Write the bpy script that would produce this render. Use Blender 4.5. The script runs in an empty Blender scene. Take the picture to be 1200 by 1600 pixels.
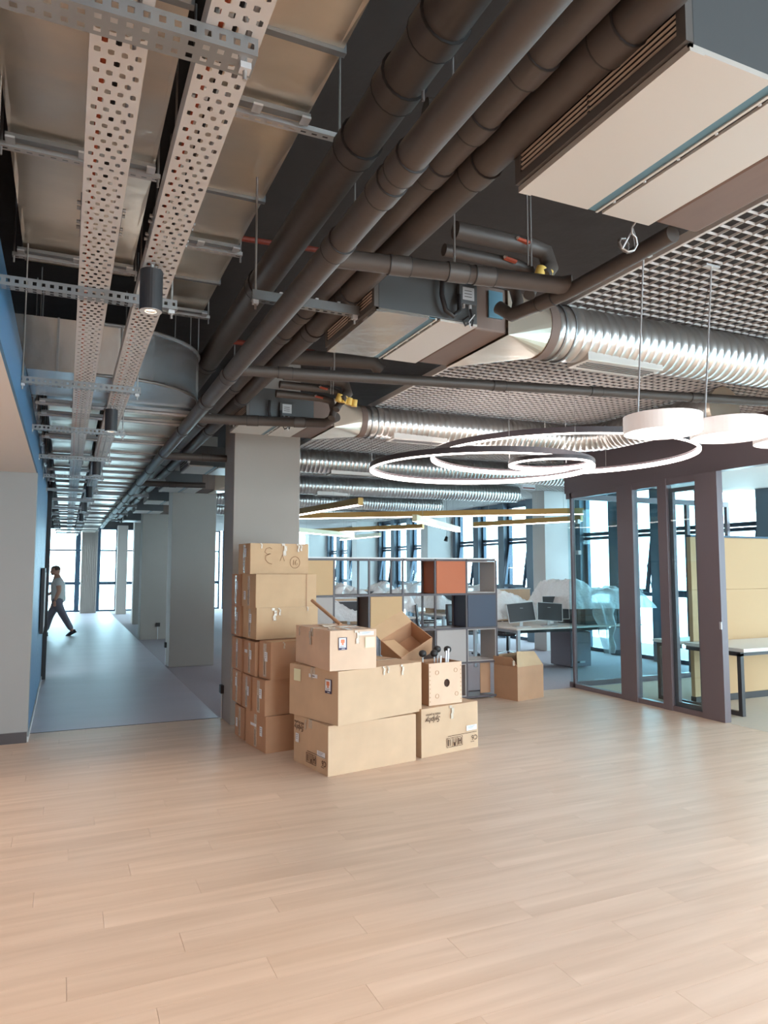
import bpy, math, random
from mathutils import Vector, Matrix, Euler, noise
random.seed(7)
R = math.radians
PI = math.pi
scn = bpy.context.scene
col = scn.collection

# ---------------------------------------------------------------- camera, world, exposure, large lights
cam = bpy.data.cameras.new('camera'); camo = bpy.data.objects.new('camera', cam); col.objects.link(camo)
cam.sensor_fit = 'VERTICAL'; cam.sensor_height = 24.0; cam.lens = 24.0 * 1110.0 / 1600.0
cam.clip_start = 0.05; cam.clip_end = 300
camo.location = (0, 0, 1.65)
camo.rotation_euler = (R(90 + 4.63), 0, R(-24.1))
scn.camera = camo
scn.view_settings.view_transform = 'Standard'
scn.view_settings.look = 'None'
scn.view_settings.exposure = 0.62
scn.view_settings.gamma = 1.0
scn.view_settings.use_curve_mapping = False

w = bpy.data.worlds.new('sky'); scn.world = w; w.use_nodes = True
bg = w.node_tree.nodes['Background']
bg.inputs[0].default_value = (0.68, 0.89, 1.0, 1); bg.inputs[1].default_value = 9.0

def area_light(name, loc, rot, sx, sy, power, colr):
    l = bpy.data.lights.new(name, 'AREA'); l.shape = 'RECTANGLE'; l.size = sx; l.size_y = sy
    l.energy = power; l.color = colr
    o = bpy.data.objects.new(name, l); col.objects.link(o); o.location = loc; o.rotation_euler = rot
    return o
# added unseen lights behind the camera, warming the near floor (housings further below)
LOBBY = [(4.6, -0.6), (4.6, -3.4), (1.2, -2.6), (-2.6, 1.0), (-2.6, 5.0)]
for (lx, ly) in LOBBY:
    lz = 2.95 if lx > 0 else 2.56
    area_light('added_lobby_light', (lx, ly, lz), (0, 0, 0), 1.1, 1.1, 85 if lx > 0 else 12, (1.0, 0.91, 0.84))

# ---------------------------------------------------------------- materials
def new_mat(name):
    m = bpy.data.materials.new(name); m.use_nodes = True
    nt = m.node_tree; return m, nt, nt.nodes['Principled BSDF']
def hexc(r, g, b):
    f = lambda c: ((c / 255 + .055) / 1.055) ** 2.4 if c > 10 else c / 255 / 12.92
    return (f(r), f(g), f(b), 1)
def mat(name, rgb, rough=.6, metal=0, bump=0, bscale=20, var=0, vscale=3, stretch=(1, 1, 1), emit=None, es=0, spec=None):
    m, nt, p = new_mat(name)
    c = hexc(*rgb)
    p.inputs['Base Color'].default_value = c
    p.inputs['Roughness'].default_value = rough; p.inputs['Metallic'].default_value = metal
    if spec is not None: p.inputs['Specular IOR Level'].default_value = spec
    if emit:
        p.inputs['Emission Color'].default_value = hexc(*emit); p.inputs['Emission Strength'].default_value = es
    if var or bump:
        tc = nt.nodes.new('ShaderNodeTexCoord'); mp = nt.nodes.new('ShaderNodeMapping')
        nt.links.new(tc.outputs['Object'], mp.inputs[0]); mp.inputs['Scale'].default_value = stretch
    if var:
        n = nt.nodes.new('ShaderNodeTexNoise'); n.inputs['Scale'].default_value = vscale; n.inputs['Detail'].default_value = 4
        nt.links.new(mp.outputs[0], n.inputs['Vector'])
        mx = nt.nodes.new('ShaderNodeMix'); mx.data_type = 'RGBA'
        mx.inputs[6].default_value = tuple(x * (1 - var) for x in c[:3]) + (1,)
        mx.inputs[7].default_value = tuple(min(1, x * (1 + var)) for x in c[:3]) + (1,)
        nt.links.new(n.outputs[0], mx.inputs[0]); nt.links.new(mx.outputs[2], p.inputs['Base Color'])
    if bump:
        n2 = nt.nodes.new('ShaderNodeTexNoise'); n2.inputs['Scale'].default_value = bscale; n2.inputs['Detail'].default_value = 3
        nt.links.new(mp.outputs[0], n2.inputs['Vector'])
        b = nt.nodes.new('ShaderNodeBump'); b.inputs['Strength'].default_value = bump; b.inputs['Distance'].default_value = .02
        nt.links.new(n2.outputs[0], b.inputs['Height']); nt.links.new(b.outputs[0], p.inputs['Normal'])
    return m
def glass_mat(name, tint, gloss=.08, rough=.0):
    m, nt, p = new_mat(name)
    nt.nodes.remove(p)
    out = nt.nodes['Material Output']
    t = nt.nodes.new('ShaderNodeBsdfTransparent'); t.inputs[0].default_value = hexc(*tint)
    g = nt.nodes.new('ShaderNodeBsdfGlossy'); g.inputs['Roughness'].default_value = rough
    fr0 = nt.nodes.new('ShaderNodeLayerWeight'); fr0.inputs[0].default_value = .5
    pw_ = nt.nodes.new('ShaderNodeMath'); pw_.operation = 'POWER'; pw_.inputs[1].default_value = 4
    fr = nt.nodes.new('ShaderNodeMath'); fr.operation = 'MULTIPLY_ADD'; fr.inputs[1].default_value = .5; fr.inputs[2].default_value = .03
    nt.links.new(fr0.outputs['Facing'], pw_.inputs[0]); nt.links.new(pw_.outputs[0], fr.inputs[0])
    mx = nt.nodes.new('ShaderNodeMixShader')
    nt.links.new(fr.outputs[0], mx.inputs[0]); nt.links.new(t.outputs[0], mx.inputs[1]); nt.links.new(g.outputs[0], mx.inputs[2])
    nt.links.new(mx.outputs[0], out.inputs[0])
    return m
M = {}
M['slab'] = mat('black_paint', (62, 58, 58), .8, bump=.4, bscale=6, var=.25, vscale=2)
M['wall_grey'] = mat('grey_laminate', (146, 144, 143), .55, var=.04, vscale=1.5)
M['wall_white'] = mat('warm_white_plaster', (214, 204, 198), .7)
M['wall_blue'] = mat('blue_wall_paint', (62, 110, 148), .42, var=.08, vscale=1.5)
M['dark_trim'] = mat('dark_grey_trim', (70, 64, 66), .45)
M['post'] = mat('bronze_grey_metal', (118, 105, 110), .38, metal=.2)
M['concrete'] = mat('column_plaster', (162, 154, 147), .75, var=.06, vscale=1.2, bump=.05, bscale=30)
M['pier'] = mat('pier_plaster', (196, 194, 192), .7, var=.04)
M['frame_dark'] = mat('window_frame_aluminium', (48, 66, 84), .35, metal=.3)
M['panel_dark'] = mat('facade_panel', (88, 104, 118), .5)
M['galv_elbow'] = mat('polished_galvanised_sheet', (206, 212, 218), .24, metal=.9, bump=.5, bscale=1.6, var=.12, vscale=2)
M['galv'] = mat('galvanised_sheet', (230, 217, 200), .30, metal=.88, bump=.34, bscale=2.6, var=.1, vscale=3, stretch=(1, 2.2, 1))
M['galv_far'] = M['galv']
M['spiral'] = mat('spiral_duct_sheet', (208, 206, 204), .30, metal=.92, var=.08, vscale=6)
M['tray'] = mat('cable_tray_zinc', (192, 188, 186), .5, metal=.35, var=.06, vscale=8)
M['strut'] = mat('strut_zinc', (138, 140, 142), .42, metal=.7, var=.12, vscale=12)
M['rod'] = mat('threaded_rod', (170, 166, 164), .4, metal=.7)
M['pipe'] = mat('rubber_insulation', (74, 66, 62), .5, var=.16, vscale=5, bump=.12, bscale=14)
M['pipe_tape'] = mat('insulation_tape', (44, 40, 40), .6)
M['foil'] = mat('crumpled_foil', (190, 192, 196), .3, metal=.9, bump=1, bscale=30)
M['orange'] = mat('orange_cable', (206, 88, 48), .5)
M['red'] = mat('red_sprinkler_pipe', (132, 52, 38), .5)
M['valve'] = mat('orange_valve', (170, 76, 52), .45)
M['yellow'] = mat('yellow_cap', (226, 188, 96), .5)
M['black'] = mat('black_plastic', (40, 38, 40), .5)
M['fcu'] = mat('fan_coil_casing', (88, 90, 92), .5, metal=.3)
M['fcu_panel'] = mat('fan_coil_panel', (208, 202, 196), .4, metal=.35, bump=.05, bscale=3)
M['fcu_panel2'] = mat('fan_coil_panel_bare', (214, 208, 202), .22, metal=.85, bump=.3, bscale=5)
M['fcu_blue'] = mat('blue_film', (96, 134, 152), .3, metal=.3)
M['board'] = mat('brown_insulation_board', (116, 98, 90), .7, var=.14, vscale=4, stretch=(4, 1, 1))
M['grille'] = mat('grille_grey', (92, 88, 86), .5)
M['slat'] = mat('grille_slat', (186, 170, 158), .5)
M['grid'] = mat('open_cell_ceiling', (196, 190, 188), .5)
M['drum'] = mat('lamp_white', (238, 232, 230), .5, emit=(255, 240, 236), es=.16)
M['gold'] = mat('gold_profile', (196, 156, 92), .4, metal=.3)
M['cream_profile'] = mat('cream_profile', (222, 212, 176), .4)
M['ring_dark'] = mat('ring_profile', (66, 58, 62), .5)
def emis(name, rgb, s):
    m, nt, p = new_mat(name); nt.nodes.remove(p)
    e = nt.nodes.new('ShaderNodeEmission'); e.inputs[0].default_value = hexc(*rgb); e.inputs[1].default_value = s
    nt.links.new(e.outputs[0], nt.nodes['Material Output'].inputs[0]); return m
M['led'] = emis('led_diffuser', (255, 240, 232), 9)
M['led_drum'] = emis('drum_diffuser', (255, 240, 235), 3.5)
M['led_spot'] = emis('spot_diffuser', (255, 225, 190), 6)
M['glass'] = glass_mat('window_glass', (238, 250, 252))
M['glass_part'] = glass_mat('partition_glass', (236, 248, 250))
M['glass_edge'] = mat('glass_edge_green', (150, 200, 205), .1)
M['shelf_dark'] = mat('shelf_metal', (84, 74, 78), .45)
M['shelf_white'] = mat('shelf_top_white', (222, 222, 222), .4)
M['shelf_grey'] = mat('shelf_grey_panel', (172, 162, 158), .5)
M['shelf_tan'] = mat('shelf_tan_panel', (202, 164, 118), .55)
M['shelf_orange'] = mat('shelf_orange_panel', (190, 104, 64), .55)
M['shelf_navy'] = mat('shelf_navy_panel', (66, 70, 88), .5)
M['shelf_brown'] = mat('shelf_brown_panel', (150, 118, 98), .55)
M['tan_panel'] = mat('tan_fabric_panel', (200, 162, 122), .75, bump=.05, bscale=200)
M['desk_top'] = mat('desk_white_top', (226, 216, 208), .4)
M['desk_leg'] = mat('desk_leg_silver', (186, 188, 192), .35, metal=.4)
M['ped'] = mat('pedestal_grey', (138, 130, 140), .5)
M['screen_black'] = mat('monitor_black', (56, 54, 58), .45)
M['silver'] = mat('silver_plastic', (200, 200, 202), .35, metal=.4)
M['chair_white'] = mat('chair_shell', (212, 204, 200), .5)
M['card_edge'] = mat('torn_card', (182, 140, 104), .9)
M['label'] = mat('paper_label', (226, 228, 234), .6)
M['label_pale'] = mat('pale_yellow_note', (232, 228, 192), .6)
M['label_blue'] = mat('navy_print', (62, 54, 86), .6)
M['label_orange'] = mat('orange_print', (226, 134, 96), .6)
M['ink'] = mat('brown_ink', (70, 44, 32), .8)
M['ink_faint'] = mat('faint_marker', (150, 112, 80), .8)
M['tape'] = mat('clear_tape', (206, 190, 172), .18, spec=.8, bump=.4, bscale=40)
M['skin'] = mat('skin', (206, 150, 126), .6)
M['shirt'] = mat('pale_shirt', (214, 208, 204), .85)
M['trousers'] = mat('grey_trousers', (118, 112, 122), .85)
M['shoe'] = mat('dark_shoes', (40, 40, 48), .6)
M['hair'] = mat('short_hair', (96, 72, 62), .8)
M['epoxy'] = mat('grey_corridor_floor', (186, 180, 190), .42, var=.12, vscale=.9, stretch=(1, 3, 1), bump=.04, bscale=6)
M['carpet'] = mat('lavender_carpet', (168, 158, 164), .95, var=.08, vscale=40, bump=.2, bscale=300)
M['carpet_room'] = mat('beige_carpet', (196, 178, 160), .95, var=.06, vscale=40)

def card_mat(name, rgb):
    m, nt, p = new_mat(name)
    p.inputs['Roughness'].default_value = .72
    tc = nt.nodes.new('ShaderNodeTexCoord'); n = nt.nodes.new('ShaderNodeTexNoise'); n.inputs['Scale'].default_value = 5
    nt.links.new(tc.outputs['Object'], n.inputs['Vector'])
    wv = nt.nodes.new('ShaderNodeTexWave'); wv.inputs['Scale'].default_value = 60; wv.bands_direction = 'X'
    nt.links.new(tc.outputs['Object'], wv.inputs['Vector'])
    mx = nt.nodes.new('ShaderNodeMix'); mx.data_type = 'RGBA'; c = hexc(*rgb)
    mx.inputs[6].default_value = tuple(x * .86 for x in c[:3]) + (1,); mx.inputs[7].default_value = tuple(min(1, x * 1.1) for x in c[:3]) + (1,)
    nt.links.new(n.outputs[0], mx.inputs[0]); nt.links.new(mx.outputs[2], p.inputs['Base Color'])
    b = nt.nodes.new('ShaderNodeBump'); b.inputs['Strength'].default_value = .12; b.inputs['Distance'].default_value = .004
    nt.links.new(wv.outputs[0], b.inputs['Height']); nt.links.new(b.outputs[0], p.inputs['Normal'])
    return m
M['card'] = card_mat('cardboard', (200, 166, 130))
M['card_red'] = card_mat('cardboard_reddish', (188, 144, 112))
M['card_light'] = card_mat('cardboard_light', (206, 174, 144))
M['card_pink'] = card_mat('cardboard_pinkish', (222, 190, 164))
M['card_in'] = card_mat('cardboard_inside', (170, 118, 78))

def plastic_mat():
    m, nt, p = new_mat('thin_plastic_sheet')
    out = nt.nodes['Material Output']
    p.inputs['Base Color'].default_value = hexc(240, 240, 242); p.inputs['Roughness'].default_value = .22
    tc = nt.nodes.new('ShaderNodeTexCoord'); n = nt.nodes.new('ShaderNodeTexNoise'); n.inputs['Scale'].default_value = 9; n.inputs['Detail'].default_value = 6
    nt.links.new(tc.outputs['Object'], n.inputs['Vector'])
    b = nt.nodes.new('ShaderNodeBump'); b.inputs['Strength'].default_value = .8; b.inputs['Distance'].default_value = .05
    nt.links.new(n.outputs[0], b.inputs['Height']); nt.links.new(b.outputs[0], p.inputs['Normal'])
    t = nt.nodes.new('ShaderNodeBsdfTransparent')
    mx = nt.nodes.new('ShaderNodeMixShader'); mx.inputs[0].default_value = .68
    nt.links.new(t.outputs[0], mx.inputs[1]); nt.links.new(p.outputs[0], mx.inputs[2]); nt.links.new(mx.outputs[0], out.inputs[0])
    return m
M['plastic'] = plastic_mat()

def wood_mat(name, brick=False):
    m, nt, p = new_mat(name)
    p.inputs['Roughness'].default_value = .42
    tc = nt.nodes.new('ShaderNodeTexCoord')
    oi = nt.nodes.new('ShaderNodeObjectInfo')
    mp = nt.nodes.new('ShaderNodeMapping'); mp.inputs['Scale'].default_value = (.55, 8, 1)
    nt.links.new(tc.outputs['Object'], mp.inputs[0])
    add = nt.nodes.new('ShaderNodeVectorMath'); add.operation = 'ADD'
    cmb = nt.nodes.new('ShaderNodeCombineXYZ')
    ml = nt.nodes.new('ShaderNodeMath'); ml.operation = 'MULTIPLY'; ml.inputs[1].default_value = 40
    nt.links.new(oi.outputs['Random'], ml.inputs[0]); nt.links.new(ml.outputs[0], cmb.inputs[0]); nt.links.new(ml.outputs[0], cmb.inputs[2])
    nt.links.new(mp.outputs[0], add.inputs[0]); nt.links.new(cmb.outputs[0], add.inputs[1])
    n = nt.nodes.new('ShaderNodeTexNoise'); n.inputs['Scale'].default_value = 1.6; n.inputs['Detail'].default_value = 5; n.inputs['Distortion'].default_value = .3
    nt.links.new(add.outputs[0], n.inputs['Vector'])
    cr = nt.nodes.new('ShaderNodeValToRGB')
    cr.color_ramp.elements[0].position = .3; cr.color_ramp.elements[0].color = hexc(208, 180, 158)
    cr.color_ramp.elements[1].position = .75; cr.color_ramp.elements[1].color = hexc(228, 202, 182)
    nt.links.new(n.outputs[0], cr.inputs[0])
    hs = nt.nodes.new('ShaderNodeHueSaturation')
    mr = nt.nodes.new('ShaderNodeMapRange'); mr.inputs[3].default_value = .97; mr.inputs[4].default_value = 1.03
    nt.links.new(oi.outputs['Random'], mr.inputs[0])
    if brick:
        bt = nt.nodes.new('ShaderNodeTexBrick'); bt.inputs['Scale'].default_value = 1
        bt.inputs['Brick Width'].default_value = 1.2; bt.inputs['Row Height'].default_value = .18; bt.inputs['Mortar Size'].default_value = .002
        bt.inputs['Color1'].default_value = (.97, .97, .97, 1); bt.inputs['Color2'].default_value = (1.03, 1.03, 1.03, 1); bt.inputs['Mortar'].default_value = (.75, .75, .75, 1)
        nt.links.new(tc.outputs['Object'], bt.inputs['Vector']); nt.links.new(bt.outputs[0], hs.inputs['Value'])
    else:
        nt.links.new(mr.outputs[0], hs.inputs['Value'])
    nt.links.new(cr.outputs[0], hs.inputs['Color']); nt.links.new(hs.outputs[0], p.inputs['Base Color'])
    return m
M['wood'] = wood_mat('oak_plank')
M['wood_far'] = wood_mat('oak_plank_field', True)

# ---------------------------------------------------------------- geometry helpers
class MB:
    def __init__(s): s.v = []; s.f = []; s.sm = []
    def add(s, vs, fs, smooth=False):
        o = len(s.v); s.v += [tuple(x) for x in vs]; s.f += [tuple(i + o for i in f) for f in fs]; s.sm += [smooth] * len(fs); return s
    def box(s, a, b, mtx=None):
        x0, y0, z0 = a; x1, y1, z1 = b
        vs = [(x0, y0, z0), (x1, y0, z0), (x1, y1, z0), (x0, y1, z0), (x0, y0, z1), (x1, y0, z1), (x1, y1, z1), (x0, y1, z1)]
        if mtx is not None: vs = [mtx @ Vector(v) for v in vs]
        return s.add(vs, [(0, 3, 2, 1), (4, 5, 6, 7), (0, 1, 5, 4), (1, 2, 6, 5), (2, 3, 7, 6), (3, 0, 4, 7)])
    def cbox(s, c, size, mtx=None):
        h = [x / 2 for x in size]
        return s.box([c[i] - h[i] for i in range(3)], [c[i] + h[i] for i in range(3)], mtx)
    def tube(s, pts, r, seg=12, caps=True, smooth=True):
        pts = [Vector(p) for p in pts]; n = len(pts)
        rs = r if isinstance(r, (list, tuple)) else [r] * n
        up = None; rings = []
        for i, p in enumerate(pts):
            t = (pts[min(i + 1, n - 1)] - pts[max(i - 1, 0)])
            if t.length < 1e-9: t = Vector((0, 0, 1))
            t.normalize()
            if up is None:
                up = Vector((0, 0, 1)) if abs(t.z) < .9 else Vector((0, 1, 0))
            a = t.cross(up)
            if a.length < 1e-6: a = t.orthogonal()
            a.normalize(); b = a.cross(t).normalized(); up = b
            rings.append([p + (a * math.cos(2 * PI * k / seg) + b * math.sin(2 * PI * k / seg)) * rs[i] for k in range(seg)])
        vs = [v for rg in rings for v in rg]; fs = []
        for i in range(n - 1):
            for k in range(seg):
                k2 = (k + 1) % seg
                fs.append((i * seg + k, i * seg + k2, (i + 1) * seg + k2, (i + 1) * seg + k))
        s.add(vs, fs, smooth)
        if caps:
            s.add(rings[0], [tuple(range(seg))[::-1]]); s.add(rings[-1], [tuple(range(seg))])
        return s
    def bar(s, p, q, wd, ht=None):
        ht = ht or wd
        p = Vector(p); q = Vector(q); t = (q - p).normalized()
        up = Vector((0, 0, 1)) if abs(t.z) < .95 else Vector((0, 1, 0))
        a = t.cross(up).normalized() * wd / 2; b = a.cross(t).normalized() * ht / 2
        vs = [p - a - b, p + a - b, p + a + b, p - a + b, q - a - b, q + a - b, q + a + b, q - a + b]
        return s.add(vs, [(0, 1, 2, 3), (4, 7, 6, 5), (0, 4, 5, 1), (1, 5, 6, 2), (2, 6, 7, 3), (3, 7, 4, 0)])
    def prism(s, poly, vec):
        vec = Vector(vec); n = len(poly); a = [Vector(p) for p in poly]; b = [p + vec for p in a]
        return s.add(a + b, [tuple(range(n))[::-1], tuple(range(n, 2 * n))] + [(i, (i + 1) % n, n + (i + 1) % n, n + i) for i in range(n)])
    def ring(s, c, r0, r1, z0, z1, seg=64, faces='itob'):
        vs = []; cx, cy, cz = c
        for k in range(seg):
            ca, sa = math.cos(2 * PI * k / seg), math.sin(2 * PI * k / seg)
            vs += [(cx + r0 * ca, cy + r0 * sa, cz + z0), (cx + r1 * ca, cy + r1 * sa, cz + z0), (cx + r1 * ca, cy + r1 * sa, cz + z1), (cx + r0 * ca, cy + r0 * sa, cz + z1)]
        fs = []
        for k in range(seg):
            a = 4 * k; b = 4 * ((k + 1) % seg)
            if 'b' in faces: fs.append((a, b, b + 1, a + 1))
            if 'o' in faces: fs.append((a + 1, b + 1, b + 2, a + 2))
            if 't' in faces: fs.append((a + 2, b + 2, b + 3, a + 3))
            if 'i' in faces: fs.append((a + 3, b + 3, b, a))
        return s.add(vs, fs, False)
    def perf(s, o, u, v, L, W, pu, pv, hu, hv, stagger=True, octo=True):
        """a sheet in the plane o + u*a + v*b with real holes"""
        o = Vector(o); u = Vector(u); v = Vector(v)
        nr = int(round(L / pu)); nc = int(round(W / pv)); pu = L / nr; pv = W / nc
        P = lambda a, b: o + u * a + v * b
        for i in range(nr):
            st = stagger and i % 2
            cols = []
            if st:
                s.add([P(i * pu, 0), P((i + 1) * pu, 0), P((i + 1) * pu, pv / 2), P(i * pu, pv / 2)], [(0, 1, 2, 3)])
                s.add([P(i * pu, W - pv / 2), P((i + 1) * pu, W - pv / 2), P((i + 1) * pu, W), P(i * pu, W)], [(0, 1, 2, 3)])
            for j in range(nc - (1 if st else 0)):
                b0 = j * pv + (pv / 2 if st else 0); a0 = i * pu
                ca, cb = a0 + pu / 2, b0 + pv / 2
                out = [(a0, b0), (ca, b0), (a0 + pu, b0), (a0 + pu, cb), (a0 + pu, b0 + pv), (ca, b0 + pv), (a0, b0 + pv), (a0, cb)]
                if octo:
                    q = .72
                    inn = [(ca - hu * q / 2 * 1.0, cb - hv * .5), (ca, cb - hv * .5), (ca + hu * q / 2, cb - hv * .5), (ca + hu / 2, cb), (ca + hu * q / 2, cb + hv / 2), (ca, cb + hv / 2), (ca - hu * q / 2, cb + hv / 2), (ca - hu / 2, cb)]
                    s.add([P(*x) for x in out] + [P(*x) for x in inn], [(k, (k + 1) % 8, 8 + (k + 1) % 8, 8 + k) for k in range(8)])
                else:
                    out = [out[0], out[2], out[4], out[6]]
                    inn = [(ca - hu / 2, cb - hv / 2), (ca + hu / 2, cb - hv / 2), (ca + hu / 2, cb + hv / 2), (ca - hu / 2, cb + hv / 2)]
                    s.add([P(*x) for x in out] + [P(*x) for x in inn], [(k, (k + 1) % 4, 4 + (k + 1) % 4, 4 + k) for k in range(4)])
        return s
    def mesh(s, name, m, recalc=False):
        me = bpy.data.meshes.new(name); me.from_pydata(s.v, [], s.f)
        me.polygons.foreach_set('use_smooth', s.sm)
        if m is not None: me.materials.append(M[m] if isinstance(m, str) else m)
        me.update(); return me
    def build(s, name, m, parent=None, loc=None, bevel=0, world=False):
        if world and parent is not None:
            L = parent.location; s.v = [(x - L[0], y - L[1], z - L[2]) for x, y, z in s.v]
        if parent is None and loc is None:
            # put the origin at the base of the thing
            xs = [a[0] for a in s.v]; ys = [a[1] for a in s.v]; zs = [a[2] for a in s.v]
            L = ((min(xs) + max(xs)) / 2, (min(ys) + max(ys)) / 2, min(zs)); s.v = [(x - L[0], y - L[1], z - L[2]) for x, y, z in s.v]; loc = L
        o = bpy.data.objects.new(name, s.mesh(name, m)); col.objects.link(o)
        if parent is not None: o.parent = parent
        if loc is not None: o.location = loc
        if bevel:
            b = o.modifiers.new('bevel', 'BEVEL'); b.width = bevel; b.segments = 2; b.limit_method = 'ANGLE'
        return o
def tag(o, label=None, cat=None, group=None, kind=None):
    if label: o['label'] = label
    if cat: o['category'] = cat
    if group: o['group'] = group
    if kind: o['kind'] = kind
    return o
def thing(name, label, cat, loc=(0, 0, 0), rz=0, group=None, rot=None):
    o = bpy.data.objects.new(name, None); col.objects.link(o); o.location = loc
    o.rotation_euler = rot if rot else (0, 0, rz); o.empty_display_size = .1
    return tag(o, label, cat, group)
def setting(name, mb, m, bevel=0):
    return tag(mb.build(name, m, bevel=bevel), kind='structure')
def B(a, b): return MB().box(a, b)
def dup(root, loc, rz=None, label=None):
    r = root.copy(); col.objects.link(r); r.location = loc
    if rz is not None: r.rotation_euler = (0, 0, rz)
    if label: r['label'] = label
    for ch in root.children:
        c = ch.copy(); col.objects.link(c); c.parent = r
        for g in ch.children:
            d = g.copy(); col.objects.link(d); d.parent = c
    return r
def text(body, size, m, parent, loc, rot, name='print', extrude=.0006, shear=0):
    cu = bpy.data.curves.new(name, 'FONT'); cu.body = body; cu.size = size; cu.extrude = extrude; cu.shear = shear
    cu.align_x = 'CENTER'; cu.align_y = 'CENTER'
    t = bpy.data.objects.new(name, cu); col.objects.link(t)
    bpy.context.view_layer.update()
    me = bpy.data.meshes.new_from_object(t.evaluated_get(bpy.context.evaluated_depsgraph_get()))
    bpy.data.objects.remove(t); bpy.data.curves.remove(cu)
    me.materials.clear(); me.materials.append(M[m])
    o = bpy.data.objects.new(name, me); col.objects.link(o); o.parent = parent; o.location = loc; o.rotation_euler = rot
    return o

# ================================================================= THE SETTING
XW = 9.9           # window wall
ZG = 3.28          # open cell ceiling
ZS = 4.0           # slab
floor = setting('floor', B((-6, -6, -.12), (12, 8.15, -.02)), 'wood_far')
floor.modifiers.clear()
# planks of the oak floor: near ones singly
pw = .18; plen = 1.25
proto = None; cnt = 0
far_planks = MB()
def visible(x, y):
    # inside the picture and nearest first
    d = x * .408 + y * .913; s_ = x * .913 - y * .408
    return d > 1.9 and abs(s_) < d * .56 + .7
spots = []
for j in range(int((8.15 + 6) / pw) + 1):
    y0 = 8.15 - (j + 1) * pw
    off = (j * .47) % plen
    x = -6 - off
    while x < 6.6:
        x0 = max(x, -6); x1 = min(x + plen, 6.58)
        if x1 - x0 > .05: spots.append((x0, x1, y0))
        x += plen
seen = [s_ for s_ in spots if visible((s_[0] + s_[1]) / 2, s_[2]) and s_[1] - s_[0] > plen - .01 and (s_[0] > -.35 or s_[2] < 7.4)]
seen.sort(key=lambda s_: s_[0] * .408 + s_[2] * .913)
single = set(seen[:298])
pm = MB().box((0, 0, 0), (plen - .0015, pw - .0015, .02)).mesh('plank', 'wood')
for sp in spots:
    x0, x1, y0 = sp
    if sp in single:
        o = bpy.data.objects.new('plank', pm); col.objects.link(o); o.parent = floor
        o.location = (x0 - floor.location[0], y0 - floor.location[1], -.02 - floor.location[2])
    else:
        far_planks.box((x0, y0, -.02), (x1 - .0015, y0 + pw - .0015, 0))
tag(far_planks.build('plank_field', 'wood_far', floor, world=True), kind='stuff')
for o in (floor,): pass
setting('floor_corridor', B((-6, 8.15, -.12), (1.62, 31, 0)), 'epoxy')
setting('floor_carpet', B((1.62, 8.15, -.12), (12, 31, -.002)), 'carpet')
setting('trim_1', B((-.28, 8.14, -.01), (1.62, 8.155, .003)), 'dark_trim')
setting('floor_room', B((6.58, -6, -.12), (12, 8.15, .001)), 'carpet_room')
setting('ceiling', B((-6, -6, ZS), (12, 31, ZS + .15)), 'slab')
# left side: lobby panel wall, low soffit, blue corridor wall
setting('wall_left', B((-6, 7.75, 0), (-.28, 7.95, 2.6)), 'wall_grey')
setting('baseboard_left', B((-6, 7.735, 0), (-.285, 7.75, .1)), 'dark_trim')
setting('ceiling_soffit', B((-6, -6, 2.6), (-.29, 7.95, 2.68)), 'wall_white')
setting('wall_bulkhead_left', B((-.29, -6, 2.6), (-.277, 7.95, 2.95)), 'wall_blue')
cw = tag(MB().box((-.45, 7.95, 0), (-.30, 12.0, 2.95)).build('wall_corridor', 'wall_blue'), kind='structure')
y = 7.96; k = 0
while y < 12.0:
    wd = .34
    B((-.302, y, .06), (-.28, min(y + wd - .012, 12.0), 2.94)).build('panel', 'wall_blue', cw, world=True)
    y += wd
setting('baseboard_corridor', B((-.282, 7.76, 0), (-.27, 12.0, .05)), 'shelf_white')
setting('wall_upper_left', B((-.7, -6, 2.68), (-.62, 31, ZS)), 'slab')
setting('wall_lobby_left', B((-6.1, -6, 0), (-6, 7.75, 2.6)), 'wall_white')
setting('wall_back', B((-6, -6.1, 0), (3, -6, ZS)), 'wall_white')
# dark portal at the end of the blue wall
d1 = tag(MB().box((-.5, 12.0, 0), (-.22, 12.12, 3.02)).build('door_1', 'black'), kind='structure')
setting('wall_rear_left', B((-6, 23.5, 0), (-.5, 23.7, ZS)), 'wall_white')
setting('wall_side_room', B((-3.2, 12.1, 0), (-3.0, 23.5, ZS)), 'wall_white')
# end window wall of the corridor
def window(n, frame_mb, panes, tall=None):
    o = tag(frame_mb.build('window_%d' % n, 'frame_dark'), kind='structure')
    for p in panes: p.build('pane', 'glass', o, world=True)
    return o
wn = 1
YE = 30.5
for (xa, xb) in ((-1.9, -.75), (-.72, .42), (.46, 1.2), (1.2, 1.9), (1.95, 3.2), (3.3, 4.6), (4.7, 6.0), (6.1, 7.4), (7.5, 8.7), (8.8, 9.9)):
    f = MB(); t = .07; z1 = 3.3
    f.box((xa, YE, 0), (xa + t, YE + .1, z1)); f.box((xb - t, YE, 0), (xb, YE + .1, z1))
    for z in (0, 1.05, 2.38, z1 - .06): f.box((xa + t, YE + .01, z), (xb - t, YE + .09, z + (.12 if z == 1.05 else .06)))
    ps = [MB().box((xa + t, YE + .045, za), (xb - t, YE + .055, zb)) for za, zb in ((.06, 1.05), (1.11, 2.38), (2.44, z1 - .06))]
    window(wn, f, ps); wn += 1
setting('trim_2', B((.38, YE - .12, 0), (.53, YE - .01, 3.3)), 'frame_dark')
setting('wall_end', B((-6, YE, 3.3), (12, YE + .15, ZS)), 'slab')
setting('wall_end_left', B((-6, YE, 0), (-1.9, YE + .15, 3.3)), 'wall_white')
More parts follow.
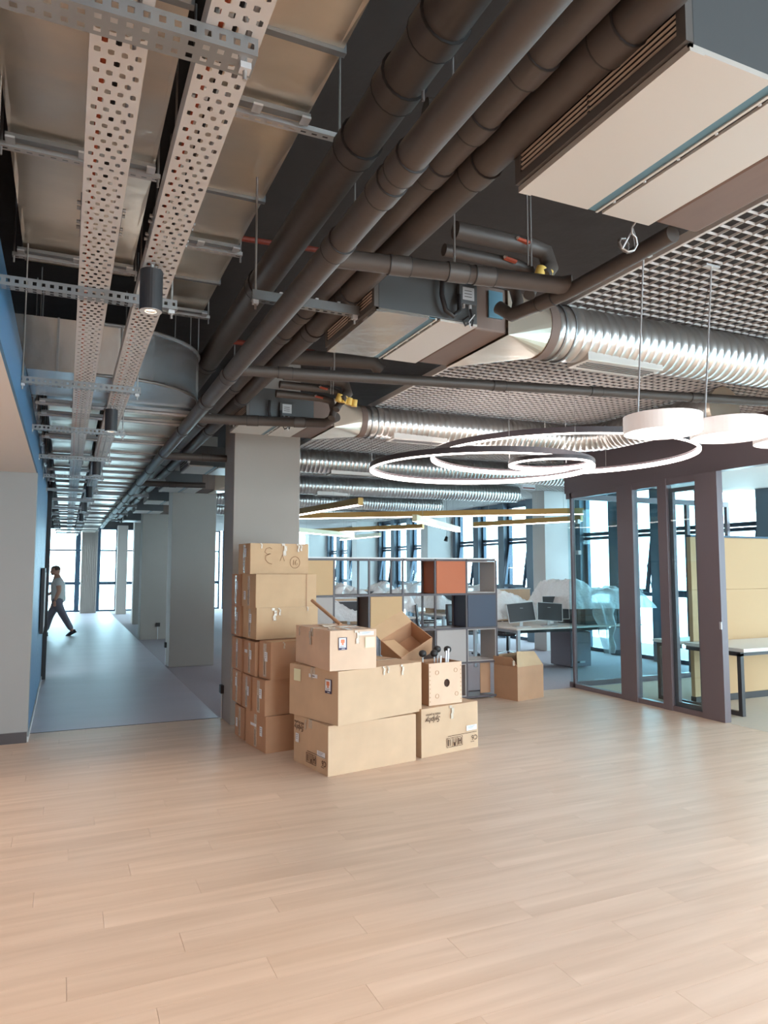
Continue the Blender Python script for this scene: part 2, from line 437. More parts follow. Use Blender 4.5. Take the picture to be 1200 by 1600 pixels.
# facade windows along the right: piers with four windows between
def facade_bay(y0, y1, n):
    global wn
    wd = (y1 - y0) / n
    for i in range(n):
        a = y0 + i * wd + .13; b = y0 + (i + 1) * wd - .13
        f = MB(); X = XW
        t = .06; z1 = 3.2
        f.box((X, a, 0), (X + .1, a + t, z1)); f.box((X, b - t, 0), (X + .1, b, z1))
        for z in (.0, 1.16, 2.34, z1 - .06): f.box((X, a + t, z), (X + .1, b - t, z + .07))
        ps = [MB().box((X + .045, a + t, za), (X + .055, b - t, zb)) for za, zb in ((.07, 1.16), (2.41, z1 - .06))]
        o = window(wn, f, ps); wn += 1
        # the middle light is a tilted sash, hung at its top
        ang = R(9) if (i % 2 or n < 4) else 0
        mt = Matrix.Translation((X + .02, 0, 2.32)) @ Matrix.Rotation(ang, 4, 'Y')
        s_ = MB()
        for (ya, yb, za, zb) in ((a + .05, b - .05, -.06, 0), (a + .05, b - .05, -1.1, -1.04), (a + .05, a + .1, -1.04, -.06), (b - .1, b - .05, -1.04, -.06)):
            s_.box((-.03, ya, za), (.03, yb, zb), mt)
        so = s_.build('sash', 'frame_dark', o, world=True)
        g_ = MB().box((-.005, a + .1, -1.04), (.005, b - .1, -.06), mt)
        g_.v = [(x - o.location[0], y_ - o.location[1], z - o.location[2]) for x, y_, z in g_.v]
        g_.build('sash_pane', 'glass', so)
        if ang:
            MB().bar((X + .01, a + .12, 1.3), (X - .1, a + .12, 1.75), .014).build('stay_arm', 'silver', o, world=True)
        # deep fins between windows
        tag(MB().box((X - .12, b, 0), (X + .12, b + .26, ZG)).build('trim_%d' % (wn + 20), 'panel_dark'), kind='structure')
piers = [12.0, 17.2, 22.4, 27.6]
for py_ in piers + [1.6, -3.6]:
    tag(MB().box((9.0, py_, 0), (XW + .1, py_ + .42, ZS)).build('wall_pier', 'pier'), kind='structure')
for a, b in zip(piers[:-1], piers[1:]): facade_bay(a + .45, b - .02, 4)
facade_bay(2.05, 11.98, 9)
facade_bay(-3.15, 1.58, 4)
facade_bay(28.05, 30.4, 2)
setting('wall_lintel', B((XW, -6, 3.2), (XW + .2, 31, ZS)), 'panel_dark')
# columns of the corridor
def column(x0, y0, x1, y1, z1=ZS, m='concrete'):
    o = tag(B((x0, y0, 0), (x1, y1, z1)).build('wall_column', m, bevel=.008), kind='structure'); return o
for yy in (7.7, 12.6, 17.75):
    column(1.65, yy, 2.40, yy + .5)
column(1.90, 22.9, 2.6, 23.4)
column(1.76, 28.3, 2.12, 28.7, 3.3)
cs = column(.55, 29.4, 1.12, 29.9, 3.3)
for i in range(9): B((.555 + i * .063, 29.35, 0), (.555 + i * .063 + .035, 29.4, 3.3)).build('batten', 'concrete', cs, world=True)
# open cell ceiling
grid = MB()
pitch = .075
def cut_x(y): return XW if y > 8.3 else 6.56
y = -3.0
while y < 30.4:
    grid.box((2.79, y, ZG), (cut_x(y), y + .0035, ZG + .013)); y += pitch
x = 2.79
while x < XW:
    grid.box((x, -3.0 if x < 6.56 else 8.3, ZG), (x + .0035, 30.4, ZG + .013)); x += pitch
gridc = B((2.775, -3.0, ZG), (2.79, 30.4, ZG + .05)); gridc = setting('ceiling_grid', gridc, 'grid')
tag(grid.build('cell_blade', 'grid', gridc, world=True), kind='stuff')
# glass room: bulkhead, ceiling
setting('wall_header', B((6.56, -3, 2.74), (6.68, 8.27, ZG + .1)), 'post')
setting('ceiling_room', B((6.68, -3, 2.9), (XW, 8.27, 3.0)), 'wall_white')

# ================================================================= GLASS PARTITION
PX = 6.58
part = thing('glass_partition', 'bronze framed glass partition with wide posts in front of the meeting room', 'partition', (PX, 7.0, 0))
def P_(n, a, b, m='post', bv=.002): return B(a, b).build(n, m, part, world=True, bevel=bv)
P_('post', (PX - .03, 6.92, 0), (PX + .06, 7.2, 2.74)); P_('post', (PX - .03, 6.36, 0), (PX + .06, 6.50, 2.74))
P_('post', (PX - .03, 5.63, 0), (PX + .06, 5.93, 2.74)); P_('corner_post', (PX - .02, 8.12, 0), (PX + .03, 8.16, 2.74))
P_('bottom_rail', (PX - .02, 5.93, 0), (PX + .05, 8.24, .06)); P_('top_rail', (PX - .02, 5.93, 2.66), (PX + .05, 8.24, 2.74))
for a, b in ((7.2, 8.12), (6.5, 6.92), (5.93, 6.36), (8.16, 8.24)):
    P_('pane', (PX + .004, a, .06), (PX + .014, b, 2.66), 'glass_part', 0)
# narrow sash frames of the door leaf
for a, b in ((5.95, 5.99), (6.31, 6.36)): P_('sash_stile', (PX + .02, a, .06), (PX + .07, b, 2.62))
P_('sash_rail', (PX + .02, 5.99, .06), (PX + .07, 6.31, .11)); P_('sash_rail', (PX + .02, 5.99, 2.57), (PX + .07, 6.31, 2.62))
P_('hinge', (PX + .03, 8.05, 2.30), (PX + .08, 8.11, 2.36), 'silver'); P_('hinge', (PX + .03, 8.05, 1.86), (PX + .08, 8.11, 1.92), 'silver')
P_('latch', (PX - .045, 5.625, 1.0), (PX - .03, 5.65, 1.08), 'silver')
back = thing('glass_end_wall', 'thin framed glass wall closing the far end of the meeting room', 'partition', (8.2, 8.24, 0))
def Q_(n, a, b, m='post'): return B(a, b).build(n, m, back, world=True)
Q_('bottom_rail', (6.58, 8.2, 0), (XW - .1, 8.26, .07)); Q_('top_rail', (6.58, 8.2, 2.66), (XW - .1, 8.26, 2.74))
xs = [6.6, 7.75, 8.9, 9.78]
for x in xs[1:]: Q_('mullion', (x - .03, 8.2, .07), (x + .03, 8.26, 2.66))
for a, b in zip(xs[:-1], xs[1:]): Q_('pane', (a + .03, 8.225, .07), (b - .03, 8.235, 2.66), 'glass_part')

# tan divider and bench inside the meeting room
dv = thing('desk_divider', 'tall tan fabric divider standing behind the meeting room bench', 'divider', (8.4, 6.6, 0))
B((7.16, 6.58, .08), (8.9, 6.64, .743)).build('lower_panel', 'tan_panel', dv, world=True, bevel=.004)
B((7.16, 6.58, .745), (8.9, 6.64, 1.3985)).build('middle_panel', 'tan_panel', dv, world=True, bevel=.004)
B((7.16, 6.58, 1.40), (8.9, 6.64, 2.06)).build('upper_panel', 'tan_panel', dv, world=True, bevel=.004)
B((7.16, 6.57, 2.06), (8.9, 6.65, 2.085)).build('top_rail', 'frame_dark', dv, world=True)
B((7.16, 6.57, 0.0), (8.9, 6.65, .08)).build('base_rail', 'dark_trim', dv, world=True)
bt = thing('bench_table', 'white topped bench table on dark loop legs behind the glass', 'table', (8.2, 6.2, 0))
B((6.98, 5.72, .72), (8.9, 6.565, .76)).build('tabletop', 'desk_top', bt, world=True, bevel=.003)
B((6.98, 6.66, .72), (8.9, 7.08, .76)).build('tabletop', 'desk_top', bt, world=True, bevel=.003)
for x in (7.0, 8.8):
    m_ = MB(); m_.box((x, 5.78, 0), (x + .05, 5.83, .70)); m_.box((x, 6.98, 0), (x + .05, 7.03, .70)); m_.box((x, 5.83, 0), (x + .05, 6.98, .05))
    m_.box((x, 5.78, .67), (x + .05, 6.56, .72)); m_.box((x, 6.66, .67), (x + .05, 7.03, .72)); m_.build('leg', 'dark_trim', bt, world=True)
B((7.05, 5.80, .67), (8.8, 5.84, .72)).build('apron', 'dark_trim', bt, world=True)

# ================================================================= CEILING SERVICES
ORD = ['first', 'second', 'third', 'fourth', 'fifth', 'sixth', 'seventh', 'eighth', 'ninth', 'tenth', 'eleventh', 'twelfth', 'thirteenth', 'fourteenth', 'fifteenth', 'sixteenth']
ROD = .006
def rods(parent, pts, z1=ZS):
    for (x, y, z) in pts: MB().tube([(x, y, z), (x, y, z1)], ROD, 6).build('hanger_rod', 'rod', parent, world=True)
# ---- flat rectangular ducts above the corridor
def flat_duct(name, label, x0, x1, y0, y1, z0, z1, step=1.2, group=None):
    t = thing(name, label, 'duct', ((x0 + x1) / 2, y0, z0), group=group)
    y = y0
    while y < y1 - .05:
        ye = min(y + step, y1)
        m_ = MB(); n = 2; dz = .004
        # creased sheet: shallow ridges across the bottom
        ys = [y + (ye - y) * k / (2 * n) for k in range(2 * n + 1)]
        vs = []; fs = []
        for k, yy in enumerate(ys):
            zz = z0 + (dz if k % 2 else 0)
            vs += [(x0, yy, z0), (x0, yy, z1), (x1, yy, z1), (x1, yy, z0), (x1 - .02, yy, zz), (x0 + .02, yy, zz)]
        for k in range(2 * n):
            a = 6 * k; b = 6 * (k + 1)
            fs += [(a + q, b + q, b + (q + 1) % 6, a + (q + 1) % 6) for q in range(6)]
        fs += [(0, 1, 2, 3, 4, 5), tuple(12 * n + q for q in (5, 4, 3, 2, 1, 0))]
        m_.add(vs, fs); m_.build('duct_section', 'galv', t, world=True)
        fl = MB()
        fl.box((x0 - .012, ye - .014, z0 - .016), (x1 + .012, ye + .014, z0)); fl.box((x0 - .012, ye - .014, z0), (x0, ye + .014, z1)); fl.box((x1, ye - .014, z0), (x1 + .012, ye + .014, z1))
        if ye < y1 - .05: fl.build('joint_flange', 'strut', t, world=True)
        y = ye
    return t
Z1 = 3.62
flat_duct('flat_duct', 'broad galvanised flat duct at top left, above the left cable tray', -.30, .335, -1.2, 4.95, Z1, 3.86)
flat_duct('flat_duct', 'broad galvanised flat duct with a warm sheen, right of the cable trays', .43, .90, -1.2, 5.5, Z1, 3.86)
flat_duct('flat_duct', 'long low galvanised duct running down the corridor, right of the trays', .29, .92, 6.0, 27, 2.96, 3.3)
flat_duct('flat_duct', 'long low galvanised duct running down the corridor, behind the left tray', -.17, .22, 6.2, 27, 2.96, 3.3)
# elbow duct coming out of the left wall and turning down the corridor
el = thing('elbow_duct', 'large galvanised duct leaving the left wall and curving down the corridor', 'duct', (.2, 5.4, 2.96))
pts = [(-.62, 5.12), (.05, 5.1), (.28, 5.1)]
for k in range(1, 13):
    a = -PI / 2 + (PI / 2) * k / 12; pts.append((.28 + .64 * math.cos(a), 5.74 + .64 * math.sin(a)))
inner = [(.92, 6.0), (-.17, 6.0), (-.17, 5.86), (-.62, 5.86)]
poly = pts + inner
z0, z1 = 2.96, 3.32
m_ = MB(); m_.prism([(x, y, z0) for x, y in poly], (0, 0, z1 - z0)); m_.build('duct_body', 'galv_elbow', el, world=True)
lip = MB()
for zz in (z0, z1):
    lip.tube([(x, y - .006, zz) for x, y in pts[1:]], .012, 6)
lip.build('seam_edge', 'strut', el, world=True)
B((-.60, 5.08, 2.94), (-.55, 5.88, 3.34)).build('wall_flange', 'foil', el, world=True)
for x in (-.1, .3): B((x, 5.085, z0), (x + .012, 5.10, z1)).build('standing_seam', 'strut', el, world=True)
# ---- duct supports: twin bars clamped below the ducts
def duct_bracket(x0, x1, y, z, label, group=None, single=False, ext=0):
    t = thing('duct_bracket', label, 'bracket', ((x0 + x1) / 2, y, z), group=group)
    MB().box((x0, y - .02, z), (x1, y + .02, z + .022)).build('channel', 'strut', t, world=True)
    p_ = MB().perf((x0 - .03, y + .045, z - .01), (1, 0, 0), (0, .04, 0), x1 - x0 + .06 + ext, 1, .05, 1, .024, .25, False, False)
    p_.box((x0 - .03, y + .044, z - .01), (x1 + .03 + ext, y + .046, z + .012)); p_.build('slotted_bar', 'tray', t, world=True)
    for x in (x0 + .02, (x0 + x1) / 2, x1 - .02): B((x - .02, y - .026, z - .006), (x + .02, y + .03, z + .004)).build('clamp', 'silver', t, world=True)
    rods(t, [(x0 - .02, y + .06, z - .05), (x1 + .02 + ext, y + .06, z - .05)])
    return t
duct_bracket(-.31, .335, 3.47, 3.58, 'slim zinc bracket clamped under the left duct, seen in the upper left')
duct_bracket(.44, .90, 2.80, 3.58, 'slotted zinc bracket under the right duct, its end sticking out near the black pipes', ext=.14)
duct_bracket(-.33, .335, 4.72, 3.58, 'slotted zinc bracket under the left duct, just beyond the second tray strut')
duct_bracket(.44, .90, 4.16, 3.58, 'slim zinc bracket under the right duct above the nearest downlight')
duct_bracket(.44, .92, 5.35, 3.58, 'warm toned bracket at the end of the right duct, over the curved duct')
for k, y in enumerate((5.92, 6.35, 7.45, 8.7, 9.9, 11.2, 12.6, 14.0, 15.5, 17.2, 19, 21, 23, 25)):
    duct_bracket(-.22, .94, y, 2.925, ['zinc bracket below the curved duct, nearest of the far brackets', 'second zinc bracket beyond the curved duct'][k] if k < 2 else '%s zinc bracket under the far corridor ducts, counted from the curved duct' % ORD[k])
# crumpled foil hose at the left of the far ducts
pts = [(-.30 + .015 * math.sin(k * 2.1), 6.1 + k * .17, 3.05 + .03 * math.sin(k * 1.3)) for k in range(45)]
tag(MB().tube(pts, [.05 + .012 * math.sin(k * 2.7) for k in range(45)], 10).build('foil_hose', 'foil'), 'crumpled silver foil hose running beside the far ducts above the blue wall', 'hose')

# ---- perforated cable trays
def tray(x0, x1, label):
    t = thing('cable_tray', label, 'cable tray', ((x0 + x1) / 2, 0, 2.8))
    L = 3.0; W_ = x1 - x0
    m_ = MB(); m_.perf((-W_ / 2, 0, 0), (0, 1, 0), (1, 0, 0), L, W_, .036, .032, .019, .0135)
    m_.box((-W_ / 2 - .002, 0, 0), (-W_ / 2, L, .055)); m_.box((W_ / 2, 0, 0), (W_ / 2 + .002, L, .055))
    me = m_.mesh('tray_section', 'tray')
    for k in range(9):
        o = bpy.data.objects.new('tray_section', me); col.objects.link(o); o.parent = t; o.location = (0, -.5 + k * L, 0)
        j = MB()
        for sx in (-1, 1):
            j.box((sx * (W_ / 2 + .003) - .002, -.12, .008), (sx * (W_ / 2 + .003) + .002, .12, .05))
            for q in (-.09, -.05, .05, .09): j.tube([(sx * (W_ / 2), q, .03), (sx * (W_ / 2 + .016), q, .03)], .006, 6)
        if 0 < k < 5: jo = j.build('joint_plate', 'strut', t); jo.location = (0, -.5 + k * L, 0)
    for k in range(3):
        pts = [(x0 + .03 + k * .035 + .008 * math.sin(q * .9 + k), q * .6 - .6, 2.815 + .004) for q in range(42)]
        MB().tube(pts, .007, 6).build('cable', ('orange', 'black', 'label')[k], t, world=True)
    return t
tray(.012, .128, 'left perforated zinc cable tray running down the corridor')
tray(.235, .352, 'right perforated zinc cable tray, the one the downlights hang under')
def tray_strut(x0, x1, y, z, label, w_=.055, group=None, sk=0, far=False):
    t = thing('tray_strut', label, 'strut', ((x0 + x1) / 2, y, z), rz=sk, group=group)
    L = x1 - x0
    if not far:
        m_ = MB().perf((-L / 2, 0, 0), (1, 0, 0), (0, 1, 0), L, w_, .031, w_ * .5, .014, .014, False, False)
        m_.perf((-L / 2, 0, 0), (1, 0, 0), (0, 0, 1), L, .04, .031, .04, .014, .014, False, False)
    else:
        m_ = MB().box((-L / 2, 0, 0), (L / 2, w_, .003)).box((-L / 2, 0, 0), (L / 2, .003, .04))
    m_.build('channel', 'strut', t)
    for sx in (-L / 2 + .02, L / 2 - .02):
        MB().tube([(sx, w_ / 2, -.035), (sx, w_ / 2, ZS - z)], .005, 6).build('hanger_rod', 'rod', t)
        B((sx - .012, w_ / 2 - .012, -.014), (sx + .012, w_ / 2 + .012, 0)).build('nut', 'silver', t)
    return t
ss = [(-.36, .345, 1.44), (-.32, .40, 3.06), (-.29, .40, 4.66), (-.30, .42, 6.2), (-.30, .40, 7.8), (-.30, .40, 9.4)]
nm = ['nearest', 'second', 'third', 'fourth', 'fifth', 'sixth']
for k, (a, b, y) in enumerate(ss):
    tray_strut(a, b, y, 2.758, '%s square-holed zinc strut carrying the cable trays from the camera' % nm[k], w_=.05 if k else .075)
for k in range(9): tray_strut(-.30, .40, 11.0 + k * 1.6, 2.758, '%s square-holed tray strut of the corridor, far from the camera' % ORD[k + 6], far=True)
# ---- downlights
def downlight(x, y, label, lit=True):
    t = thing('downlight', label, 'lamp', (x, y, 2.62))
    m_ = MB(); m_.tube([(0, 0, .0), (0, 0, .155)], .042, 28); 
    bd = MB().ring((0, 0, 0), .035, .042, 0, .155, 28); bd.tube([(0, 0, .15), (0, 0, .155)], .041, 28); bd.build('housing', 'black', t)
    MB().ring((0, 0, 0), .022, .041, -.001, .002, 28).build('trim_ring', 'silver', t)
    MB().tube([(0, 0, .012), (0, 0, .016)], .034, 24).build('lens', 'led_spot' if lit else 'silver', t)
    MB().tube([(0, 0, .155), (0, 0, .18)], .006, 6).build('stem', 'rod', t)
    if lit:
        l = bpy.data.lights.new('downlight_bulb', 'SPOT'); l.energy = 45; l.spot_size = R(70); l.spot_blend = .6; l.color = (1, .82, .62); l.shadow_soft_size = .03
        o = bpy.data.objects.new('downlight_bulb', l); col.objects.link(o); o.parent = t; o.location = (0, 0, -.01)
for k, y in enumerate((2.74, 5.3, 7.86, 10.4, 12.95, 15.5)):
    downlight(.262, y, '%s black cylinder downlight hanging under the right cable tray' % ['nearest', 'second', 'third', 'fourth', 'fifth', 'farthest'][k], k < 2)

# ---- insulated pipes along the corridor
def pipe(name, label, pts, r, cuffs=(), mat_='pipe', seg=18, group=None):
    c0 = Vector(pts[0])
    t = thing(name, label, 'pipe', tuple(c0), group=group)
    MB().tube(pts, r, seg).build('insulation', mat_, t, world=True)
    acc = []
    for d in cuffs:
        # distance along first..last
        rem = d
        for a, b in zip(pts[:-1], pts[1:]):
            a = Vector(a); b = Vector(b); L = (b - a).length
            if rem <= L:
                u = (b - a).normalized(); c = a + u * rem
                MB().tube([c - u * .045, c + u * .045], r * 1.10, seg).build('cuff', mat_, t, world=True)
                MB().tube([c - u * .049, c - u * .045], r * 1.12, seg).build('tape_band', 'pipe_tape', t, world=True)
                MB().tube([c + u * .045, c + u * .049], r * 1.12, seg).build('tape_band', 'pipe_tape', t, world=True)
                break
            rem -= L
    return t
def cuff_run(L, first=1.0, step=1.45): 
    r_ = []; d = first
    while d < L - .2: r_.append(d); d += step
    return r_
pipe('service_pipe', 'leftmost thick black insulated pipe, next to the flat duct', [(1.045, -1, 3.40), (1.045, 22, 3.40)], .084, [2.9, 3.2, 3.6, 5.2] + cuff_run(23, 7, 1.6))
pipe('drain_pipe', 'low black drain pipe passing under the pipe struts', [(.925, -1, 2.93), (.925, 2.9, 2.90), (.925, 22, 2.88)], .052, [2.9, 3.05, 3.5, 5.5, 6.3] + cuff_run(23, 7.5, 1.4))
pipe('service_pipe', 'third thick black insulated pipe, left of the grille side pipe', [(1.19, -1, 3.12), (1.19, 22, 3.12)], .057, [2.6, 2.9, 3.2, 4.8, 5.2] + cuff_run(23, 6.6, 1.5))
pipe('service_pipe', 'rightmost thick insulated pipe, right against the fan coil grilles', [(1.318, -1, 3.095), (1.318, 22, 3.095)], .060, [2.0, 2.4, 3.1, 4.4, 5.0] + cuff_run(23, 6.9, 1.5))
def pipe_strut(y, label, group=None, x0=.80, x1=1.37):
    t = thing('pipe_strut', label, 'strut', ((x0 + x1) / 2, y, 3.0), group=group)
    m_ = MB().box((x0, y - .003, 2.985), (x1, y, 3.032)).box((x0, y + .042, 2.985), (x1, y + .045, 3.032))
    m_.perf((x0, y - .003, 2.985), (1, 0, 0), (0, 1, 0), x1 - x0, .048, .04, .048, .024, .014, False, True); m_.build('channel', 'strut', t, world=True)
    for x in (x0 + .02, x1 - .02):
        MB().tube([(x, y + .02, 2.94), (x, y + .02, ZS)], .006, 6).build('hanger_rod', 'rod', t, world=True)
        B((x - .014, y + .006, 2.965), (x + .014, y + .034, 2.985)).build('nut', 'silver', t, world=True)
    for x in (.95, 1.14, 1.26): B((x - .008, y + .01, 3.0), (x + .008, y + .03, 3.045)).build('bolt', 'silver', t, world=True)
pipe_strut(3.38, 'nearest blue grey strut under the black pipes, in front of the louvred grille')
pipe_strut(6.35, 'second strut under the black pipes, left of the first column top')
for k in range(6): pipe_strut(8.9 + k * 2.4, '%s strut under the black pipes, counted from the camera' % ORD[k + 2])
# cross drains
pipe('cross_pipe', 'black branch pipe crossing in front of the nearer fan coil unit', [(.94, 2.77, 2.96), (1.02, 2.74, 2.965), (2.06, 2.60, 2.97), (2.10, 2.56, 2.97)], .040, [.35, .62, .75])
pipe('cross_pipe', 'long thin black pipe crossing under the open cell ceiling', [(.94, 4.52, 2.94), (1.2, 4.5, 2.95), (5.2, 3.95, 3.02)], .036, [.35, 1.9, 2.7, 3.6])
pipe('cross_pipe', 'black branch pipe crossing just before the first column', [(.93, 6.02, 2.92), (1.25, 5.98, 2.92), (2.02, 5.78, 2.92), (2.07, 5.62, 2.95)], .042, [.5, .9])
pipe('cross_pipe', 'black branch pipe crossing before the second column', [(.93, 8.2, 2.92), (1.9, 8.1, 2.92)], .042, [.5], group=None)
pipe('cross_pipe', 'black branch pipe crossing before the third column', [(.93, 11.0, 2.92), (1.9, 10.9, 2.92)], .042, [.5], group=None)
pipe('drain_branch', 'brown insulated pipe running beside the nearer fan coil board', [(2.12, 1.98, 2.955), (2.115, 2.3, 2.95), (2.105, 2.62, 2.945), (2.03, 2.95, 2.94), (2.0, 3.02, 3.0)], .034, [.75])
for (x, y, z) in ((1.52, 2.68, 2.98), (1.50, 4.46, 2.97), (2.6, 4.3, 3.0), (3.9, 4.12, 3.02), (4.9, 3.98, 3.03)):
    pass
hg = thing('pipe_hanger', 'pair of thin rods holding the branch pipe near the valves', 'hanger', (1.55, 2.69, 3.0))
rods(hg, [(1.55, 2.69, 2.99)]); MB().ring((1.55, 2.69, 2.965), .041, .046, -.015, .015, 20).build('ring_clamp', 'black', hg, world=True)
hg = thing('pipe_hanger', 'thin rod and clamp holding the long crossing pipe', 'hanger', (1.62, 4.45, 3.0))
rods(hg, [(1.62, 4.45, 2.98)]); B((1.60, 4.42, 2.955), (1.64, 4.48, 2.975)).build('clamp', 'silver', hg, world=True)
tag(MB().tube([(1.28, 0.4, 3.6), (1.28, .4, 3.9)], .004, 6).tube([(1.1, 2.12, 3.3), (1.1, 2.12, ZS)], .006, 6).build('threaded_rod', 'rod'), 'bare rod hanging between the black pipes', 'rod')
tag(MB().tube([(.4, 4.4, 3.75), (1.6, 4.3, 3.75)], .018, 10).build('sprinkler_pipe', 'red'), 'dull red sprinkler pipe above the black pipes', 'pipe')
tag(MB().tube([(1.0, 5.2, 3.35), (1.7, 5.12, 3.32)], .02, 10).build('sprinkler_pipe', 'red'), 'dull red sprinkler pipe behind the louvred fan coil', 'pipe')

# ---- fan coil units
def fan_coil(y0, label, near=True, bare=False, z=2.95, x0=1.385, group=None):
    t = thing('fan_coil_unit', label, 'fan coil', (x0, y0, z), group=group)
    W_ = .59; L = .74; H = .27
    cs = B((.012, 0, .012), (W_, L, H)); cs.build('casing', 'fcu', t, bevel=.004)
    pn = MB().box((0, 0, 0), (.30, L, .006)); pn.box((0, 0, .006), (.012, L, .016)); pn.box((0, 0, .006), (.30, .008, .016))
    pn.build('front_panel', 'fcu_panel2' if bare else 'fcu_panel', t)
    B((.0, .0, -.004), (.05, L, 0)).build('folded_edge', 'fcu_panel2' if bare else 'fcu_panel', t)
    B((.30, 0, .002), (.335, L, .008)).build('blue_strip', 'fcu_blue', t)
    B((.335, 0, -.003), (.345, L, .008)).build('edge_lip', 'fcu_panel', t)
    B((.345, 0, .008), (.365, L, .012)).build('gap_strip', 'black', t)
    B((.365, 0, -.002), (W_, L, .010)).build('rear_panel', 'fcu_panel', t, bevel=.001)
    if near:
        for k in range(5): MB().tube([(.352, .08 + k * .145, -.002), (.352, .08 + k * .145, .008)], .005, 8).build('screw', 'silver', t)
    # louvred grille on the left face
    g = MB(); fw = .03
    g.box((-.012, 0, .02), (0.012, fw, H)); g.box((-.012, L - fw, .02), (.012, L, H)); g.box((-.012, fw, .02), (.012, L - fw, .05)); g.box((-.012, fw, H - .02), (.012, L - fw, H))
    gr = g.build('grille_frame', 'grille', t)
    n = 11 if near else 6
    sm = MB().box((-.011, fw, 0), (-.004, L - fw, .0035), Matrix.Rotation(R(25), 4, 'Y')).mesh('slat', 'slat')
    for k in range(n):
        o = bpy.data.objects.new('slat', sm); col.objects.link(o); o.parent = gr; o.location = (0, 0, .058 + (H - .09) * k / n)
    B((-.008, L / 2 - .004, .05), (-.004, L / 2 + .004, H - .02)).build('mullion', 'grille', gr)
    B((.002, fw, .05), (.011, L - fw, H - .02)).build('dark_back', 'black', gr)
    # brown insulated neck
    nk = MB().box((W_, .03, -.004), (W_ + .21, L - .03, H - .02)); nk.build('insulated_neck', 'board', t, bevel=.012)
    return t
def spiral_duct(pts, r, label, diff=(), group=None, cap=True, plenum=None):
    t = thing('spiral_duct', label, 'duct', (pts[0][0], pts[0][1], pts[0][2] - r), group=group)
    P = []; rr = []
    rib = .06
    for a, b in zip(pts[:-1], pts[1:]):
        a = Vector(a); b = Vector(b); L = (b - a).length; n = max(1, int(L / rib)); u = (b - a) / n
        for k in range(n):
            c = a + u * k
            for q, e in ((0, 0), (.78, 0), (.84, .0035), (.94, .0035)):
                P.append(c + u * q); rr.append(r + e)
    P.append(Vector(pts[-1])); rr.append(r)
    MB().tube(P, rr, 30).build('duct_tube', 'spiral', t, world=True)
    for (x, y) in diff:
        z = pts[0][2] - r
        d_ = MB(); d_.box((x - .30, y - .10, z - .012), (x + .30, y + .10, z + .05)); dd = d_.build('diffuser', 'fcu_panel', t, world=True, bevel=.003)
        for k in range(4): B((-.27, -.05 + k * .03, -.016), (.27, -.04 + k * .03, -.012)).build('blade', 'grille', dd).location = (x - t.location[0], y - t.location[1], z - t.location[2])
    if plenum:
        x0, x1, ya, yb, za, zb = plenum; c = Vector(pts[0]); seg = 32
        ring_ = [(x1, c.y + r * math.cos(2 * PI * k / seg), c.z + r * math.sin(2 * PI * k / seg)) for k in range(seg)]
        cr = [(x0, yb, zb), (x0, ya, zb), (x0, ya, za), (x0, yb, za)]
        vs = ring_ + cr; fs = []
        cor = [32, 33, 34, 35]
        for q in range(4):
            s0 = q * 8
            for k in range(8): fs.append((s0 + k, (s0 + k + 1) % seg, cor[q]))
            fs.append(((s0 + 8) % seg, cor[(q + 1) % 4], cor[q]))
        MB().add(vs, fs).build('transition', 'galv', t, world=True)
        MB().tube([(x1 - .01, c.y, c.z), (x1 + .05, c.y, c.z)], r + .008, 32).build('collar', 'board', t, world=True)
        MB().tube([(x1 + .09, c.y, c.z), (x1 + .10, c.y, c.z)], r + .012, 32).build('collar_band', 'strut', t, world=True)
        MB().tube([(x1 + .16, c.y, c.z), (x1 + .17, c.y, c.z)], r + .012, 32).build('collar_band', 'strut', t, world=True)
    return t
fan_coil(1.22, 'largest fan coil unit at top right with beige underside and louvred side grille')
fan_coil(3.19, 'fan coil unit with shiny metal underside hung above the crossing pipe', bare=True)
fan_coil(5.95, 'fan coil unit just above the top of the first column')
fan_coil(9.1, 'small looking fan coil unit between the first and second columns', near=False)
fan_coil(11.6, 'fan coil unit over the second column', near=False)
for k, y in enumerate((14.1, 16.6, 20.0)): fan_coil(y, ['fan coil unit just beyond the second column', 'fan coil unit just before the third column', 'farthest fan coil unit, beyond the third column'][k], near=False)
zc = 3.095; rd = .165
def plen(y, ya, yb): return (2.18, 2.56, ya, yb, 2.935, 3.20)
spiral_duct([(2.56, 3.46, zc), (6.5, 3.3, zc)], rd, 'nearest shiny spiral duct leaving the fan coil to the right edge', [(3.15, 3.44)], plenum=plen(3.46, 3.2, 3.9))
sp2 = [(2.56, 6.36, zc), (4.9, 6.28, zc)] + [(4.9 + .42 * math.sin(k * PI / 2 / 8), 5.86 + .42 * math.cos(k * PI / 2 / 8), zc) for k in range(1, 9)] + [(5.34, 4.5, zc)]
sd2 = spiral_duct(sp2, .15, 'second spiral duct, bending towards the camera behind the drum lamps', [(3.2, 6.34), (5.33, 4.9)], plenum=plen(6.36, 5.98, 6.66))
MB().tube([(5.34, 4.51, zc), (5.34, 4.47, zc)], .19, 36).build('end_cap', 'galv', sd2, world=True)
spiral_duct([(2.56, 9.0, zc), (8.4, 8.85, zc)], .155, 'third spiral duct, the one right behind the first column', [(3.5, 8.98)], plenum=plen(9, 9.14, 9.8))
spiral_duct([(2.56, 11.7, zc), (7.9, 11.4, zc)], .155, 'fourth spiral duct, ending short of the windows', [(4.2, 11.6)], plenum=plen(11.7, 11.64, 12.3))
spiral_duct([(2.56, 14.3, zc), (7.7, 14.1, zc)], .155, 'fifth spiral duct, above the gold light bars', plenum=plen(14.3, 14.14, 14.8))
spiral_duct([(2.56, 16.9, zc), (7.6, 16.8, zc)], .155, 'farthest spiral duct under the open cell ceiling', plenum=plen(16.9, 16.64, 17.3))
